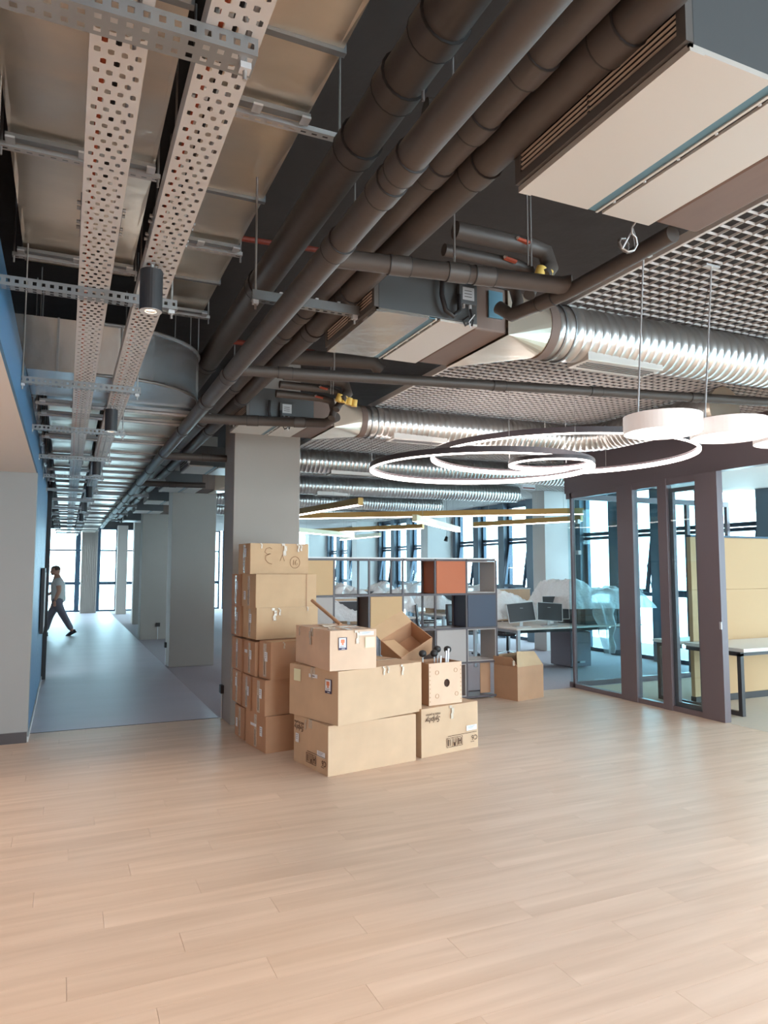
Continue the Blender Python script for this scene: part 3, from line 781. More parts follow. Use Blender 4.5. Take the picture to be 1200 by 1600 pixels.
# junction boxes, cables and valves near the fan coils
def junction(x, y, z, label, sc=1):
    t = thing('junction_box', label, 'junction box', (x, y, z))
    B((-.055 * sc, -.03, 0), (.055 * sc, 0, .10 * sc)).build('box', 'fcu', t, bevel=.003)
    B((-.035 * sc, -.033, .02 * sc), (.035 * sc, -.03, .088 * sc)).build('sticker', 'silver', t)
    for k in range(3): B((-.025 * sc, -.0335, .035 * sc + k * .016), (.02 * sc, -.033, .039 * sc + k * .016)).build('print_line', 'grille', t)
    for k in (-1, 1): MB().tube([(k * .02, -.015, 0), (k * .02, -.015, -.02)], .008, 8).build('gland', 'silver', t)
    MB().tube([(.02, -.015, -.015), (.025, -.02, -.06), (.01, -.03, -.10), (-.02, -.03, -.12), (-.035, -.03, -.095), (0, -.03, -.07), (.03, -.03, -.085), (.02, -.03, -.115)], .006, 8).build('cable_coil', 'black', t)
    MB().tube([(.035, -.035, -.055), (.0, -.035, -.10), (.01, -.035, -.13)], .003, 6).build('zip_tie', 'label', t)
    MB().tube([(-.155, -.03, .12), (-.165, -.04, .02), (-.145, -.045, -.06), (-.10, -.045, -.085), (-.06, -.04, -.05), (-.055, -.03, .04)], .013, 10).build('flex_conduit', 'black', t)
    return t
junction(1.90, 3.185, 3.05, 'grey junction box with cable loop on the nearer fan coil side')
junction(1.72, 5.945, 2.985, 'grey junction box on the fan coil above the first column', 1.15)
tag(B((2.06, 3.205, 3.02), (2.15, 3.218, 3.17)).build('warning_sticker', 'fcu_blue'), 'pale blue sticker on the nearer fan coil side', 'sticker')
cc = thing('cable_coil', 'tied coil of grey cables hanging under the largest fan coil', 'cable', (1.93, 2.0, 2.9))
for k in range(3):
    pts = [(0, 0, .06)] + [(.035 * math.sin(q * .8 + k), .01 * k + .005 * q, -.005 + .032 * math.cos(q * .8 + k)) for q in range(9)]
    MB().tube(pts, .004, 6).build('cable', 'grille' if k else 'rod', cc)
MB().tube([(.02, .02, .05), (-.03, .02, -.03)], .003, 6).build('zip_tie', 'label', cc); MB().tube([(0, 0, .05), (-.02, -.06, .06), (-.03, -.08, .10)], .004, 6).build('cable', 'rod', cc)
def valves(x, y, z, label, n=3, caps=2):
    t = thing('valve_set', label, 'valves', (x, y, z))
    for k in range(n):
        dy = k * .11; zz = .11 - .05 * k
        MB().tube([(-.35, dy, zz), (.04 + .02 * (2 - k), dy, zz), (.12 + .02 * (2 - k), dy - .01, zz - .02), (.14 + .02 * (2 - k), dy - .02, zz - .10), (.11, dy - .05, zz - .17)], [.042 if k == 0 else .030] * 5, 14).build('insulated_pipe', 'pipe', t)
        MB().bar((-.03, dy - .045, zz - .0), (.035, dy - .05, zz - .012), .02, .012).build('valve_lever', 'valve', t)
        MB().tube([(-.02, dy - .045, zz + .01), (-.035, dy - .052, zz)], .007, 8).build('valve_stem', 'rod', t)
    for k in range(caps):
        MB().tube([(.085 + .045 * k, -.05, -.07 - .01 * k), (.105 + .04 * k, -.055, -.015 - .01 * k)], .026, 12).build('yellow_cap', 'yellow', t)
    for k in range(2): MB().tube([(.02 + .02 * k, -.06, -.02), (.02 + .02 * k, -.06, ZS - z)], .004, 6).build('thin_rod', 'rod', t)
    return t
valves(1.98, 2.82, 3.14, 'cluster of insulated pipes with red levers and two yellow caps', 3, 2)
valves(1.86, 5.3, 3.06, 'cluster of insulated pipes with yellow caps above the second spiral duct', 3, 4)
tag(MB().tube([(1.2, 2.3, 3.40), (1.9, 2.2, 3.38), (2.05, 2.2, 3.34)], .05, 14).tube([(1.6, 2.25, 3.42), (1.6, 2.25, ZS)], .005, 6).build('stub_pipe', 'pipe'), 'thick insulated pipe stub behind the largest fan coil', 'pipe')
tag(MB().tube([(1.3, 4.95, 3.2), (2.05, 4.8, 3.2), (2.12, 4.8, 3.14)], .055, 14).build('stub_pipe', 'pipe'), 'thick insulated pipe stub above the long crossing pipe', 'pipe')

# ================================================================= LAMPS
def drum(x, y, label, top):
    t = thing('drum_lamp', label, 'lamp', (x, y, 2.32))
    r = .185
    m_ = MB().ring((0, 0, 0), r - .004, r, 0, .085, 56); m_.tube([(0, 0, .083), (0, 0, .085)], r - .002, 56, smooth=False); m_.build('shade', 'drum', t)
    MB().tube([(0, 0, .006), (0, 0, .012)], r - .006, 56, smooth=False).build('diffuser', 'led_drum', t)
    MB().tube([(-.10, .06, .085)] + [(-.10 + (top[0] - x + .10) * k / 6, .06 + (top[1] - y - .06) * k / 6, .085 + (ZG - 2.405) * k / 6 ) for k in range(1, 7)], .0045, 8).build('cord', 'silver', t)
    B((top[0] - x - .05, top[1] - y - .012, ZG - 2.330), (top[0] - x + .05, top[1] - y + .012, ZG - 2.319)).build('ceiling_mount', 'silver', t)
    return t
drum(2.67, 2.60, 'leftmost white drum pendant lamp in front of the glass room', (2.68, 2.70))
drum(3.07, 2.55, 'middle white drum pendant lamp of the three', (3.12, 2.66))
drum(3.50, 2.52, 'white drum pendant lamp cut off by the right edge', (3.58, 2.62))
def ring_lamp(x, y, z, r, label):
    t = thing('ring_lamp', label, 'lamp', (x, y, z))
    MB().ring((0, 0, 0), r - .022, r, .0, .05 if r > .5 else .03, 96, 'ot').build('profile', 'ring_dark', t)
    MB().ring((0, 0, 0), r - .024, r - .002, -.010, .030 if r > .5 else .018, 96, 'ibo').build('light_strip', 'led', t)
    for k in range(3):
        a = k * 2 * PI / 3 + .5
        MB().tube([((r - .01) * math.cos(a), (r - .01) * math.sin(a), .05), ((r - .01) * math.cos(a), (r - .01) * math.sin(a), ZG - z)], .0025, 6).build('cable', 'rod', t)
    return t
ring_lamp(3.60, 5.79, 2.60, 1.06, 'big thin glowing ring lamp, leftmost and lowest of the rings')
ring_lamp(4.40, 5.60, 2.75, 1.27, 'widest ring lamp, reaching right over the glass room')
ring_lamp(3.56, 4.66, 2.50, .335, 'smallest ring lamp inside the big rings')
def bar_lamp(p, q, z, label, m='gold', wd=.07):
    p = Vector((p[0], p[1], 0)); q = Vector((q[0], q[1], 0)); c = (p + q) / 2; L = (q - p).length; a = math.atan2(q.y - p.y, q.x - p.x)
    t = thing('bar_lamp', label, 'lamp', (c.x, c.y, z), rz=a)
    MB().box((-L / 2, -wd / 2, .012), (L / 2, wd / 2, .10)).build('profile', m, t)
    MB().box((-L / 2, -wd / 2, 0), (L / 2, wd / 2, .012)).build('light_strip', 'led', t)
    for s_ in (-1, 1): MB().tube([(s_ * L * .35, 0, .10), (s_ * L * .35, 0, ZG - z)], .003, 6).build('cable', 'rod', t)
    for s_ in (-1, 1): B((s_ * L / 2 - .004, -wd / 2 - .002, .0), (s_ * L / 2 + .004, wd / 2 + .002, .102)).build('end_cap', m, t)
zb = 2.5
bar_lamp((3.3, 11.1), (3.55, 8.7), zb, 'gold light bar whose square end points at the camera')
bar_lamp((3.5, 11.6), (7.3, 8.75), zb, 'longest gold light bar, running towards the glass room')
bar_lamp((4.75, 9.5), (6.9, 11.9), zb - .13, 'cream light bar slanting down from its near end', 'cream_profile')
bar_lamp((4.9, 16.6), (6.8, 13.2), zb, 'lower gold light bar behind the first one')
bar_lamp((3.7, 13.0), (5.9, 14.9), zb - .13, 'pale cream light bar crossing the lower gold one', 'cream_profile')
bar_lamp((7.5, 12.3), (8.3, 10.0), zb, 'short gold light bar close to the facade pier')
bar_lamp((7.3, 19.4), (7.4, 16.8), zb, 'small white light bar far behind', 'cream_profile')
def frosted(x, y, z, label, group):  # square fixture added around each unseen lobby light
    t = thing('added_ceiling_lamp', label, 'lamp', (x, y, z), group=group)
    B((-.57, -.57, .0), (.57, .57, .06)).build('housing', 'drum', t); B((-.55, -.55, -.004), (.55, .55, 0)).build('diffuser', 'led_drum', t)
for (lx, ly) in LOBBY: frosted(lx, ly, 2.965 if lx > 0 else 2.575, 'added square white ceiling lamp over the unseen lobby', 'added lobby ceiling lamps')
# small speakers hung by the windows
for (x, y, z, lb) in ((7.95, 14.3, 2.3, 'small black spotlight hanging before the blue grey pier'), (4.2, 14.2, 2.3, 'small black spotlight seen beside the top carton')):
    t = thing('spotlight', lb, 'lamp', (x, y, z)); MB().tube([(0, 0, 0), (.03, 0, .1)], [.05, .035], 14).build('head', 'black', t); MB().tube([(.03, 0, .1), (.03, 0, ZG - z)], .004, 6).build('stem', 'black', t)
#NEXT
# ================================================================= CARTONS
def carton(F, ang, wR, wL, z0, h, label, m='card', opts=(), group=None, name='carton'):
    """F near corner; wR along the right hand face, wL along the left hand face"""
    t = thing(name, label, 'carton', (F[0], F[1], z0), rz=R(ang), group=group)
    b = MB(); n = 4
    # faintly bulging walls
    P = []
    def wall(a, b_, nrm, bulge):
        vs = []; fs = []
        for i in range(n + 1):
            for j in range(n + 1):
                u = i / n; v = j / n
                k = bulge * math.sin(PI * u) * math.sin(PI * v)
                vs.append((a[0] + (b_[0] - a[0]) * u + nrm[0] * k, a[1] + (b_[1] - a[1]) * u + nrm[1] * k, h * v))
        for i in range(n):
            for j in range(n):
                q = i * (n + 1) + j; fs.append((q, q + n + 1, q + n + 2, q + 1))
        b.add(vs, fs)
    rnd = random.random() * .006 + .003
    wall((0, 0), (wR, 0), (0, -1), rnd); wall((wR, 0), (wR, wL), (1, 0), rnd * .5); wall((wR, wL), (0, wL), (0, 1), 0); wall((0, wL), (0, 0), (-1, 0), rnd * .6)
    b.add([(0, 0, 0), (wR, 0, 0), (wR, wL, 0), (0, wL, 0)], [(0, 3, 2, 1)])
    b.add([(0, 0, h - .004), (wR, 0, h - .004), (wR, wL, h - .004), (0, wL, h - .004)], [(0, 1, 2, 3)])
    b.build('box_body', m, t)
    g = .002
    if 'side_flaps' in opts:
        # this carton lies on its side: its flaps close on the left face
        B((-.004, g, g), (0, wL / 2 - g, h - g)).build('flap', m, t, bevel=.001)
        B((-.004, wL / 2 + g, g), (0, wL - g, h - g)).build('flap', m, t, bevel=.001)
        B((-.0052, wL / 2 - .03, h * .05), (-.0042, wL / 2 + .03, h * .95)).build('tape_strip', 'tape', t)
        MB().box((-.0056, wL / 2 - .004, h * .12), (-.0050, wL / 2 + .006, h * .55), Matrix.Rotation(R(-2), 4, 'X')).build('seam_gap', 'ink', t)
    else:
        B((g, g, h - .004), (wR - g, wL / 2 - g, h)).build('flap', m, t, bevel=.001)
        B((g, wL / 2 + g, h - .004), (wR - g, wL - g, h)).build('flap', m, t, bevel=.001)
        tp = MB().box((-.001, wL / 2 - .03, h), (wR + .001, wL / 2 + .03, h + .001)); tp.box((-.003, wL / 2 - .03, h - .07), (-.001, wL / 2 + .03, h + .001)); tp.build('tape_strip', 'tape', t)
    def on_left(y, z, w_, hh, m2='label', nm_='paper_label', d=.009): 
        return B((-d - .001, y - w_ / 2, z - hh / 2), (-d, y + w_ / 2, z + hh / 2)).build(nm_, m2, t)
    def on_right(x, z, w_, hh, m2='label', nm_='paper_label', d=.0105):
        return B((x - w_ / 2, -d - .001, z - hh / 2), (x + w_ / 2, -d, z + hh / 2)).build(nm_, m2, t)
    t_ = (t, on_left, on_right)
    return t_
def rough_tape(t, pos, face='R', s=1.0):
    """wrinkled strip of torn tape"""
    m_ = MB(); pts = [(0, 0), (.02, -.02), (.012, -.06), (.03, -.10)]
    for a, b in zip(pts[:-1], pts[1:]):
        for (u, v) in ((a, b),):
            if face == 'R': m_.bar((pos[0] + u[0] * s, pos[1], pos[2] + u[1] * s), (pos[0] + v[0] * s, pos[1], pos[2] + v[1] * s), .002, .002); m_.box((pos[0] + u[0] * s - .012 * s, pos[1] - .002, pos[2] + v[1] * s), (pos[0] + u[0] * s + .012 * s, pos[1], pos[2] + u[1] * s))
            else: m_.box((pos[0] - .002, pos[1] + u[0] * s - .012 * s, pos[2] + v[1] * s), (pos[0], pos[1] + u[0] * s + .012 * s, pos[2] + u[1] * s))
    m_.build('torn_tape', 'tape', t)
def rose_label(t, face, x, z, s=1.0):
    """white sticker with an orange goblet print and a navy foot"""
    if face == 'R':
        bx = lambda a, b, z0_, z1_, d, m2, nn: B((x + a * s, -d, z + z0_ * s), (x + b * s, -d + .001, z + z1_ * s)).build(nn, m2, t)
        d0 = .0115
    else:
        bx = lambda a, b, z0_, z1_, d, m2, nn: B((-d, x - b * s, z + z0_ * s), (-d + .001, x - a * s, z + z1_ * s)).build(nn, m2, t)
        d0 = .0115
    bx(-.038, .038, -.05, .05, d0, 'label_blue', 'sticker_back'); bx(-.034, .028, -.032, .046, d0 + .001, 'label', 'sticker_paper')
    bx(-.018, .016, .006, .034, d0 + .002, 'label_orange', 'sticker_print'); bx(-.008, .006, -.006, .006, d0 + .002, 'label_orange', 'sticker_print')
    bx(-.012, .010, -.010, -.006, d0 + .002, 'label_orange', 'sticker_print')
    for k in range(3): bx(-.024, .02 - k * .006, -.018 - k * .005, -.016 - k * .005, d0 + .002, 'ped', 'print_line')
    bx(-.01, .02, -.044, -.040, d0 + .001, 'label', 'print_line')
def addr_label(t, face, x, z, w_=.05, hh=.07):
    d = .010
    if face == 'R':
        B((x - w_ / 2, -d - .001, z - hh / 2), (x + w_ / 2, -d, z + hh / 2)).build('paper_label', 'label', t)
        for k in range(3): B((x - w_ * .35, -d - .0018, z + hh * (.28 - .2 * k)), (x + w_ * (.3 - .1 * k), -d - .001, z + hh * (.34 - .2 * k))).build('print_line', 'ped', t)
    else:
        B((-d - .001, x - w_ / 2, z - hh / 2), (-d, x + w_ / 2, z + hh / 2)).build('paper_label', 'label', t)
        for k in range(3): B((-d - .0018, x - w_ * (.3 - .1 * k), z + hh * (.28 - .2 * k)), (-d - .001, x + w_ * .35, z + hh * (.34 - .2 * k))).build('print_line', 'ped', t)
def maker_print(t, face, W_, h):
    """upside down maker's print, as on the photographed cartons. u = distance from the left end of the face as seen"""
    d = .0115
    if face == 'R':
        T = lambda s_, sz, u, z, sh=0: text(s_, sz, 'ink', t, (u, -d, z), (R(90), R(180), 0), shear=sh)
        bx = lambda u0, u1, z0_, z1_: B((u0, -d - .0008, z0_), (u1, -d, z1_))
    else:
        # left face: seen from -X, left end is far (y = W_), right end is near (y = 0)
        T = lambda s_, sz, u, z, sh=0: text(s_, sz, 'ink', t, (-d, W_ - u, z), Euler((R(90), R(180), R(-90)), 'XYZ'), shear=sh)
        bx = lambda u0, u1, z0_, z1_: B((-d - .0008, W_ - u1, z0_), (-d, W_ - u0, z1_))
    T('Sylphy', .066, .16 * W_ + .02, h * .76, .35)
    T('MADE IN JAPAN', .024, .16 * W_ + .02, h * .875)
    T('C6', .062, W_ * .92, h * .235, 0)
    T('SYL-C6', .014, W_ * .88, h * .15)
    m_ = bx(W_ * .44, W_ * .96, h * .345, h * .355)
    u0 = W_ * .42; u1 = W_ * .70; za = h * .115; zb_ = h * .315; e = .0035
    for a, b, c, d_ in ((u0, u1, za, za + e), (u0, u1, zb_ - e, zb_), (u0, u0 + e, za, zb_), (u1 - e, u1, za, zb_)):
        m2 = bx(a, b, c, d_); m_.add(m2.v, m2.f)
    w3 = (u1 - u0) / 3
    for k in range(3):
        m2 = bx(u0 + w3 * k - e / 2, u0 + w3 * k + e / 2, za, zb_); m_.add(m2.v, m2.f)
    for k, (q0, q1, v0, v1) in enumerate(((.25, .4, .15, .85), (.6, .7, .15, .85), (1.35, 1.65, .08, .45), (1.25, 1.35, .4, .9), (1.65, 1.75, .4, .9), (2.2, 2.35, .15, .85), (2.65, 2.8, .15, .85), (2.35, 2.65, .5, .6))):
        m2 = bx(u0 + w3 * q0, u0 + w3 * q1, za + (zb_ - za) * v0, za + (zb_ - za) * v1); m_.add(m2.v, m2.f)
    m_.build('printed_symbols', 'ink', t)
# ---- the three big cartons in front
tA, oL, oR = carton((1.97, 5.50), 10, .875, .60, 0, .395, 'big bottom carton with upside-down print on its left face', 'card_light')
maker_print(tA, 'L', .60, .395); addr_label(tA, 'L', .52, .21, .06, .075); addr_label(tA, 'L', .10, .155, .13, .045); rough_tape(tA, (-.011, .36, .385), 'L', .8)
tB, oL, oR = carton((2.035, 5.45), 17, .93, .70, .40, .43, 'big middle carton, pale note and sticker on its left face', 'card_light')
oL(.57, .345, .10, .10, 'label_pale', 'pale_note'); rose_label(tB, 'L', .12, .30, 1.15); oL(.335, .36, .12, .03); rough_tape(tB, (-.011, .34, .43), 'L', 1); rough_tape(tB, (.47, -.012, .43), 'R', .7); rough_tape(tB, (.52, -.012, .43), 'R', .6); rough_tape(tB, (.68, -.012, .43), 'R', .9)
B((-.013, .31, .355), (-.0115, .36, .365)).build('print_line', 'ped', tB)
tC, oL, oR = carton((1.965, 5.46), 5, .425, .72, .835, .32, 'scuffed carton on top of the big ones with orange goblet sticker', 'card_pink')
rose_label(tC, 'R', .11, .215, 1.0); addr_label(tC, 'R', .33, .29, .13, .03); oR(.36, .215, .09, .085, 'label_pale', 'pale_note'); rough_tape(tC, (.23, -.012, .32), 'R', 1.1); rough_tape(tC, (-.012, .35, .32), 'L', 1.4); rough_tape(tC, (-.012, .6, .32), 'L', .8)
for k in range(7):
    MB().box((.03 + k * .05, .05 + (k % 3) * .2, .321), (.09 + k * .05, .18 + (k % 3) * .2, .3225 + .002 * (k % 3)), Matrix.Rotation(R(k * 3 - 8), 4, 'Z')).build('torn_tape', 'tape', tC)
tD, oL, oR = carton((2.905, 5.69), 13, .69, .52, 0, .42, 'bottom carton at the right, printed C6 upside down', 'card_light')
maker_print(tD, 'R', .69, .42); addr_label(tD, 'R', .60, .19, .13, .045); rough_tape(tD, (.34, -.012, .42), 'R', 1.2)
# perforated open carton holding chair parts
tE = thing('packing_carton', 'open pinkish carton with a round hole and dented discs, holding black balls and white rods', 'carton', (3.035, 5.79, .423), rz=R(7))
wr, wl, hh = .37, .30, .375
e = MB(); th = .008
e.box((0, th, 0), (th, wl, hh)); e.box((wr - th, th, 0), (wr, wl, hh)); e.box((th, wl - th, 0), (wr - th, wl, hh)); e.box((th, th, 0), (wr - th, wl - th, th))
e.build('box_body', 'card_red', tE)
fp = MB(); cx, cz, rr_ = .20, .19, .032; N = 24
outer = []
for k in range(N):
    a = 2 * PI * k / N; dx, dz = math.cos(a), math.sin(a)
    s_ = min((wr - cx) / dx if dx > 1e-6 else (cx / -dx if dx < -1e-6 else 9), (hh - cz) / dz if dz > 1e-6 else (cz / -dz if dz < -1e-6 else 9))
    outer.append((cx + dx * s_, cz + dz * s_))
vs = [(a, 0, b) for a, b in outer] + [(cx + rr_ * math.cos(2 * PI * k / N), 0, cz + rr_ * 1.15 * math.sin(2 * PI * k / N)) for k in range(N)]
vs += [(x, th, z) for x, _, z in vs]
fs = []
for k in range(N):
    k2 = (k + 1) % N
    fs += [(k, k2, N + k2, N + k), (2 * N + k, 3 * N + k, 3 * N + k2, 2 * N + k2), (N + k, N + k2, 3 * N + k2, 3 * N + k)]
fp.add(vs, fs)
for (a, b) in ((0, 0), (wr, 0), (0, hh), (wr, hh)):
    pass
fp.build('front_wall', 'card_pink', tE)
cor = MB()
for (a, b) in ((0, 0), (wr, 0), (0, hh), (wr, hh)):
    # fill the four corners left by the fan of the hole
    near = sorted(outer, key=lambda o: (o[0] - a) ** 2 + (o[1] - b) ** 2)[:2]
    cor.add([(a, 0, b), (near[0][0], 0, near[0][1]), (near[1][0], 0, near[1][1])], [(0, 1, 2)])
cor.build('front_corner', 'card_pink', tE)
MB().tube([(cx, .02, cz - .004), (cx, .024, cz - .004)], .03, 20).build('hole_lining', 'ink', tE)
for (a, b) in ((.09, .29), (.30, .30), (.09, .08), (.31, .085)):
    MB().ring((0, 0, 0), .017, .020, -.001, .002, 20).build('dented_disc', 'card_red', tE).location = (a, -.001, b)
for o in tE.children:
    if o.name.startswith('dented_disc'): o.rotation_euler = (R(90), 0, 0)
for k in range(9):
    for sx in (.012, wr - .012): B((sx - .003, -.002, .03 + k * .038), (sx + .003, 0, .042 + k * .038)).build('perforation', 'card_red', tE)
for k, (bx_, by_, bz_) in enumerate(((3.055, 5.95, .872), (3.165, 5.93, .872), (3.235, 6.00, .90), (3.335, 5.98, .895))):
    q = thing('caster_ball', ['leftmost black ball caster over the packing carton', 'second black ball caster from the left over the packing carton', 'third black ball caster, behind the white rods', 'rightmost black ball caster over the packing carton'][k], 'caster', (bx_, by_, bz_))
    MB().tube([(0, 0, -.032), (0, 0, -.024), (0, 0, -.008), (0, 0, .008), (0, 0, .024), (0, 0, .032)], [.008, .028, .036, .036, .028, .008], 16).build('ball', 'black', q)
    B((-.03, -.01, -.008), (.03, .01, .008)).build('axle', 'silver', q)
    MB().tube([(0, 0, -.03), (0, -.01, -.42)], .006, 8).build('stem', 'silver', q)
for k, (a, b, c, d) in enumerate(((.14, .06, .17, .43), (.22, .09, .245, .47), (.235, .09, .27, .49))):
    MB().bar((3.035 + a, 5.80 + b, .45), (3.035 + c, 5.81 + b, .423 + d), .014, .012)
    tag(MB().bar((3.035 + a, 5.81 + b, .45), (3.035 + c, 5.815 + b, .423 + d), .014, .012).build('white_rod', 'label'), '%s white rod standing in the open packing carton' % ['short leftmost', 'middle', 'tallest rightmost'][k], 'rod')
# tilted open carton behind
oc = thing('open_carton', 'open carton tipped on its side behind the scuffed one, brown inside', 'carton', (2.86, 6.14, .845), rot=(R(-38), R(12), R(-28)))
a_, b_, c_ = .40, .30, .20; th = .006
m_ = MB(); m_.box((0, 0, 0), (a_, b_, th)); m_.box((0, 0, th), (th, b_, c_)); m_.box((a_ - th, 0, th), (a_, b_, c_)); m_.box((th, 0, th), (a_ - th, th, c_)); m_.box((th, b_ - th, th), (a_ - th, b_, c_))
m_.build('box_body', 'card_red', oc)
# sloping faces seen in the photo: inner floor sheet and flaps
MB().box((0, 0, 0), (th, b_ - .03, .17), Matrix.Translation((.008, .015, c_ - .004)) @ Matrix.Rotation(R(118), 4, 'Y')).build('flap', 'card', oc)
MB().box((0, 0, 0), (a_, th, .15), Matrix.Translation((0, b_, c_)) @ Matrix.Rotation(R(-75), 4, 'X')).build('flap', 'card', oc)
mo = Matrix.Rotation(R(-25), 3, 'Z') @ Matrix.Rotation(R(40), 3, 'X') @ Matrix.Rotation(R(41), 3, 'Z')
oc.location = Vector((3.02, 6.22, .985)) - mo @ Vector((.20, .15, .20))
oc.rotation_euler = mo.to_euler()
pp = tag(MB().tube([(2.26, 6.0, 1.16), (2.13, 6.42, 1.36)], .016, 10).build('card_tube', 'card_red'), 'thin cardboard tube leaning on the tall stack', 'tube')
# ---- tall stack against the column
h0 = .325
def st(F, L, z, h, wr, label, m='card_red', side=True, lab=(), ang=None):
    ang = math.degrees(math.atan2(L[1] - F[1], L[0] - F[0])) - 90
    wl = math.hypot(L[0] - F[0], L[1] - F[1])
    t, oL, oR = carton(F, ang, wr, wl, z, h, label, m, ('side_flaps',) if side else ())
    for (u, v) in lab: addr_label(t, 'L', wl * u, h * v, .055, .085)
    return t
t = st((1.70, 6.40), (1.63, 6.88), 0, h0, .48, 'nearest bottom carton of the tall stack, half hidden by the big one', 'card_red', lab=((.2, .55),))
MB().box((-.014, .2, .2), (-.013, .34, .225)).build('paper_label', 'label', t)
t = st((1.64, 6.97), (1.615, 7.28), 0, h0 - .02, .5, 'far bottom carton of the tall stack by the column foot', lab=((.75, .45),))
z = h0 + .001
t = st((1.69, 6.41), (1.64, 6.68), z, h0 - .004, .48, 'second row carton of the tall stack, nearest, reddish front', lab=((.3, .6),))
t = st((1.635, 6.72), (1.62, 7.0), z, h0 - .006, .46, 'second row carton of the tall stack, in the middle', lab=((.25, .55),))
t = st((1.615, 7.04), (1.60, 7.36), z, h0 - .004, .46, 'second row carton of the tall stack, farthest', lab=((.5, .65),))
z = 2 * h0 + .001
t = st((1.735, 6.39), (1.685, 6.62), z, .335, .46, 'third row carton of the tall stack, taped open topped one in front', lab=((.35, .6),))
B((.0, -.004, .335), (.46, .12, .339)).build('folded_rim', 'card', t); rough_tape(t, (.12, -.01, .335), 'R', .6)
t = st((1.655, 6.65), (1.625, 6.98), z, .318, .55, 'third row carton of the tall stack, second from the front', lab=((.35, .6),)); oo = B((-.014, .2, .2), (-.013, .28, .23)).build('paper_label', 'label', t)
t = st((1.615, 7.02), (1.60, 7.40), z, .318, .5, 'third row carton of the tall stack, farthest', lab=((.45, .7),))
z = .985
t = st((1.675, 6.70), (1.63, 7.06), z, .30, .64, 'long fourth row carton with a tape scar on its front', 'card', lab=((.4, .65),)); rough_tape(t, (.16, -.012, .295), 'R', 1.2); rough_tape(t, (.22, -.012, .295), 'R', .7); rough_tape(t, (.52, -.012, .3), 'R', .4)
t = st((1.61, 7.10), (1.60, 7.46), z, .30, .5, 'fourth row carton of the tall stack, the far one', lab=((.3, .65), ))
z = 1.286
t = st((1.665, 6.70), (1.62, 7.08), z, .318, .63, 'long fifth row carton overhanging to the right', 'card', lab=((.75, .35),)); B((.52, -.009, 0), (.525, -.007, .318)).build('fold_crease', 'card_red', t)
t = st((1.61, 7.12), (1.60, 7.46), z, .318, .5, 'fifth row carton of the tall stack, the far one', lab=((.3, .65),))
z = 1.605
t = st((1.63, 6.80), (1.60, 7.17), z, .30, .60, 'topmost carton of the tall stack, circled number 16 on its front', 'card', lab=((.35, .7),))
rough_tape(t, (.33, -.012, .30), 'R', 1.2); rough_tape(t, (.48, -.012, .30), 'R', .8); rough_tape(t, (.51, -.012, .30), 'R', .7); rough_tape(t, (.10, -.012, .30), 'R', .5)
def stroke(t, pts, r=.0022):
    MB().tube([(a, -.0105, b) for a, b in pts], r, 5).build('marker_line', 'ink_faint', t)
stroke(t, [(.455 + .052 * math.cos(k * .4), .115 + .058 * math.sin(k * .4)) for k in range(17)])
stroke(t, [(.440, .09), (.440, .14)]); stroke(t, [(.475, .14), (.458, .12), (.458, .095), (.475, .09), (.482, .105), (.462, .113)])
stroke(t, [(.215, .245), (.19, .262), (.155, .25), (.14, .215), (.165, .195), (.20, .20), (.15, .18), (.15, .14), (.175, .11), (.215, .10)])
stroke(t, [(.30, .13), (.32, .19), (.345, .13)])
# carton standing open at the shelf's right end
tc = thing('tapered_carton', 'standing open carton with raised pointed flaps at the right end of the shelf', 'carton', (5.24, 7.60, 0), rz=R(14))
wb, db, hb = .50, .40, .42
m_ = MB(); 
m_.add([(0, 0, 0), (wb, 0, 0), (wb, db, 0), (0, db, 0), (.0, 0, hb), (wb, 0, hb), (wb, db, hb), (0, db, hb)], [(0, 1, 5, 4), (1, 2, 6, 5), (2, 3, 7, 6), (3, 0, 4, 7), (0, 3, 2, 1)])
m_.build('box_body', 'card_red', tc)
MB().prism([(0, .002, hb), (wb, .002, hb), (wb - .1, .06, hb + .17), (.06, .06, hb + .19)], (0, .005, .001)).build('front_flap', 'card', tc)
MB().prism([(.002, 0, hb), (.002, db, hb), (-.06, db - .05, hb + .12), (-.05, .05, hb + .12)], (.005, 0, .001)).build('left_flap', 'card_red', tc)
MB().prism([(wb - .002, 0, hb), (wb - .002, db, hb), (wb - .08, db - .05, hb + .10), (wb - .08, .05, hb + .12)], (-.005, 0, .001)).build('right_flap', 'card_red', tc)
MB().prism([(0, db, hb), (wb, db, hb), (wb - .05, db - .05, hb + .13), (.05, db - .05, hb + .13)], (0, -.005, .001)).build('rear_flap', 'card', tc)
B((-.04, .03, .44), (-.012, .05, .5)).build('tape_end', 'tape', tc)

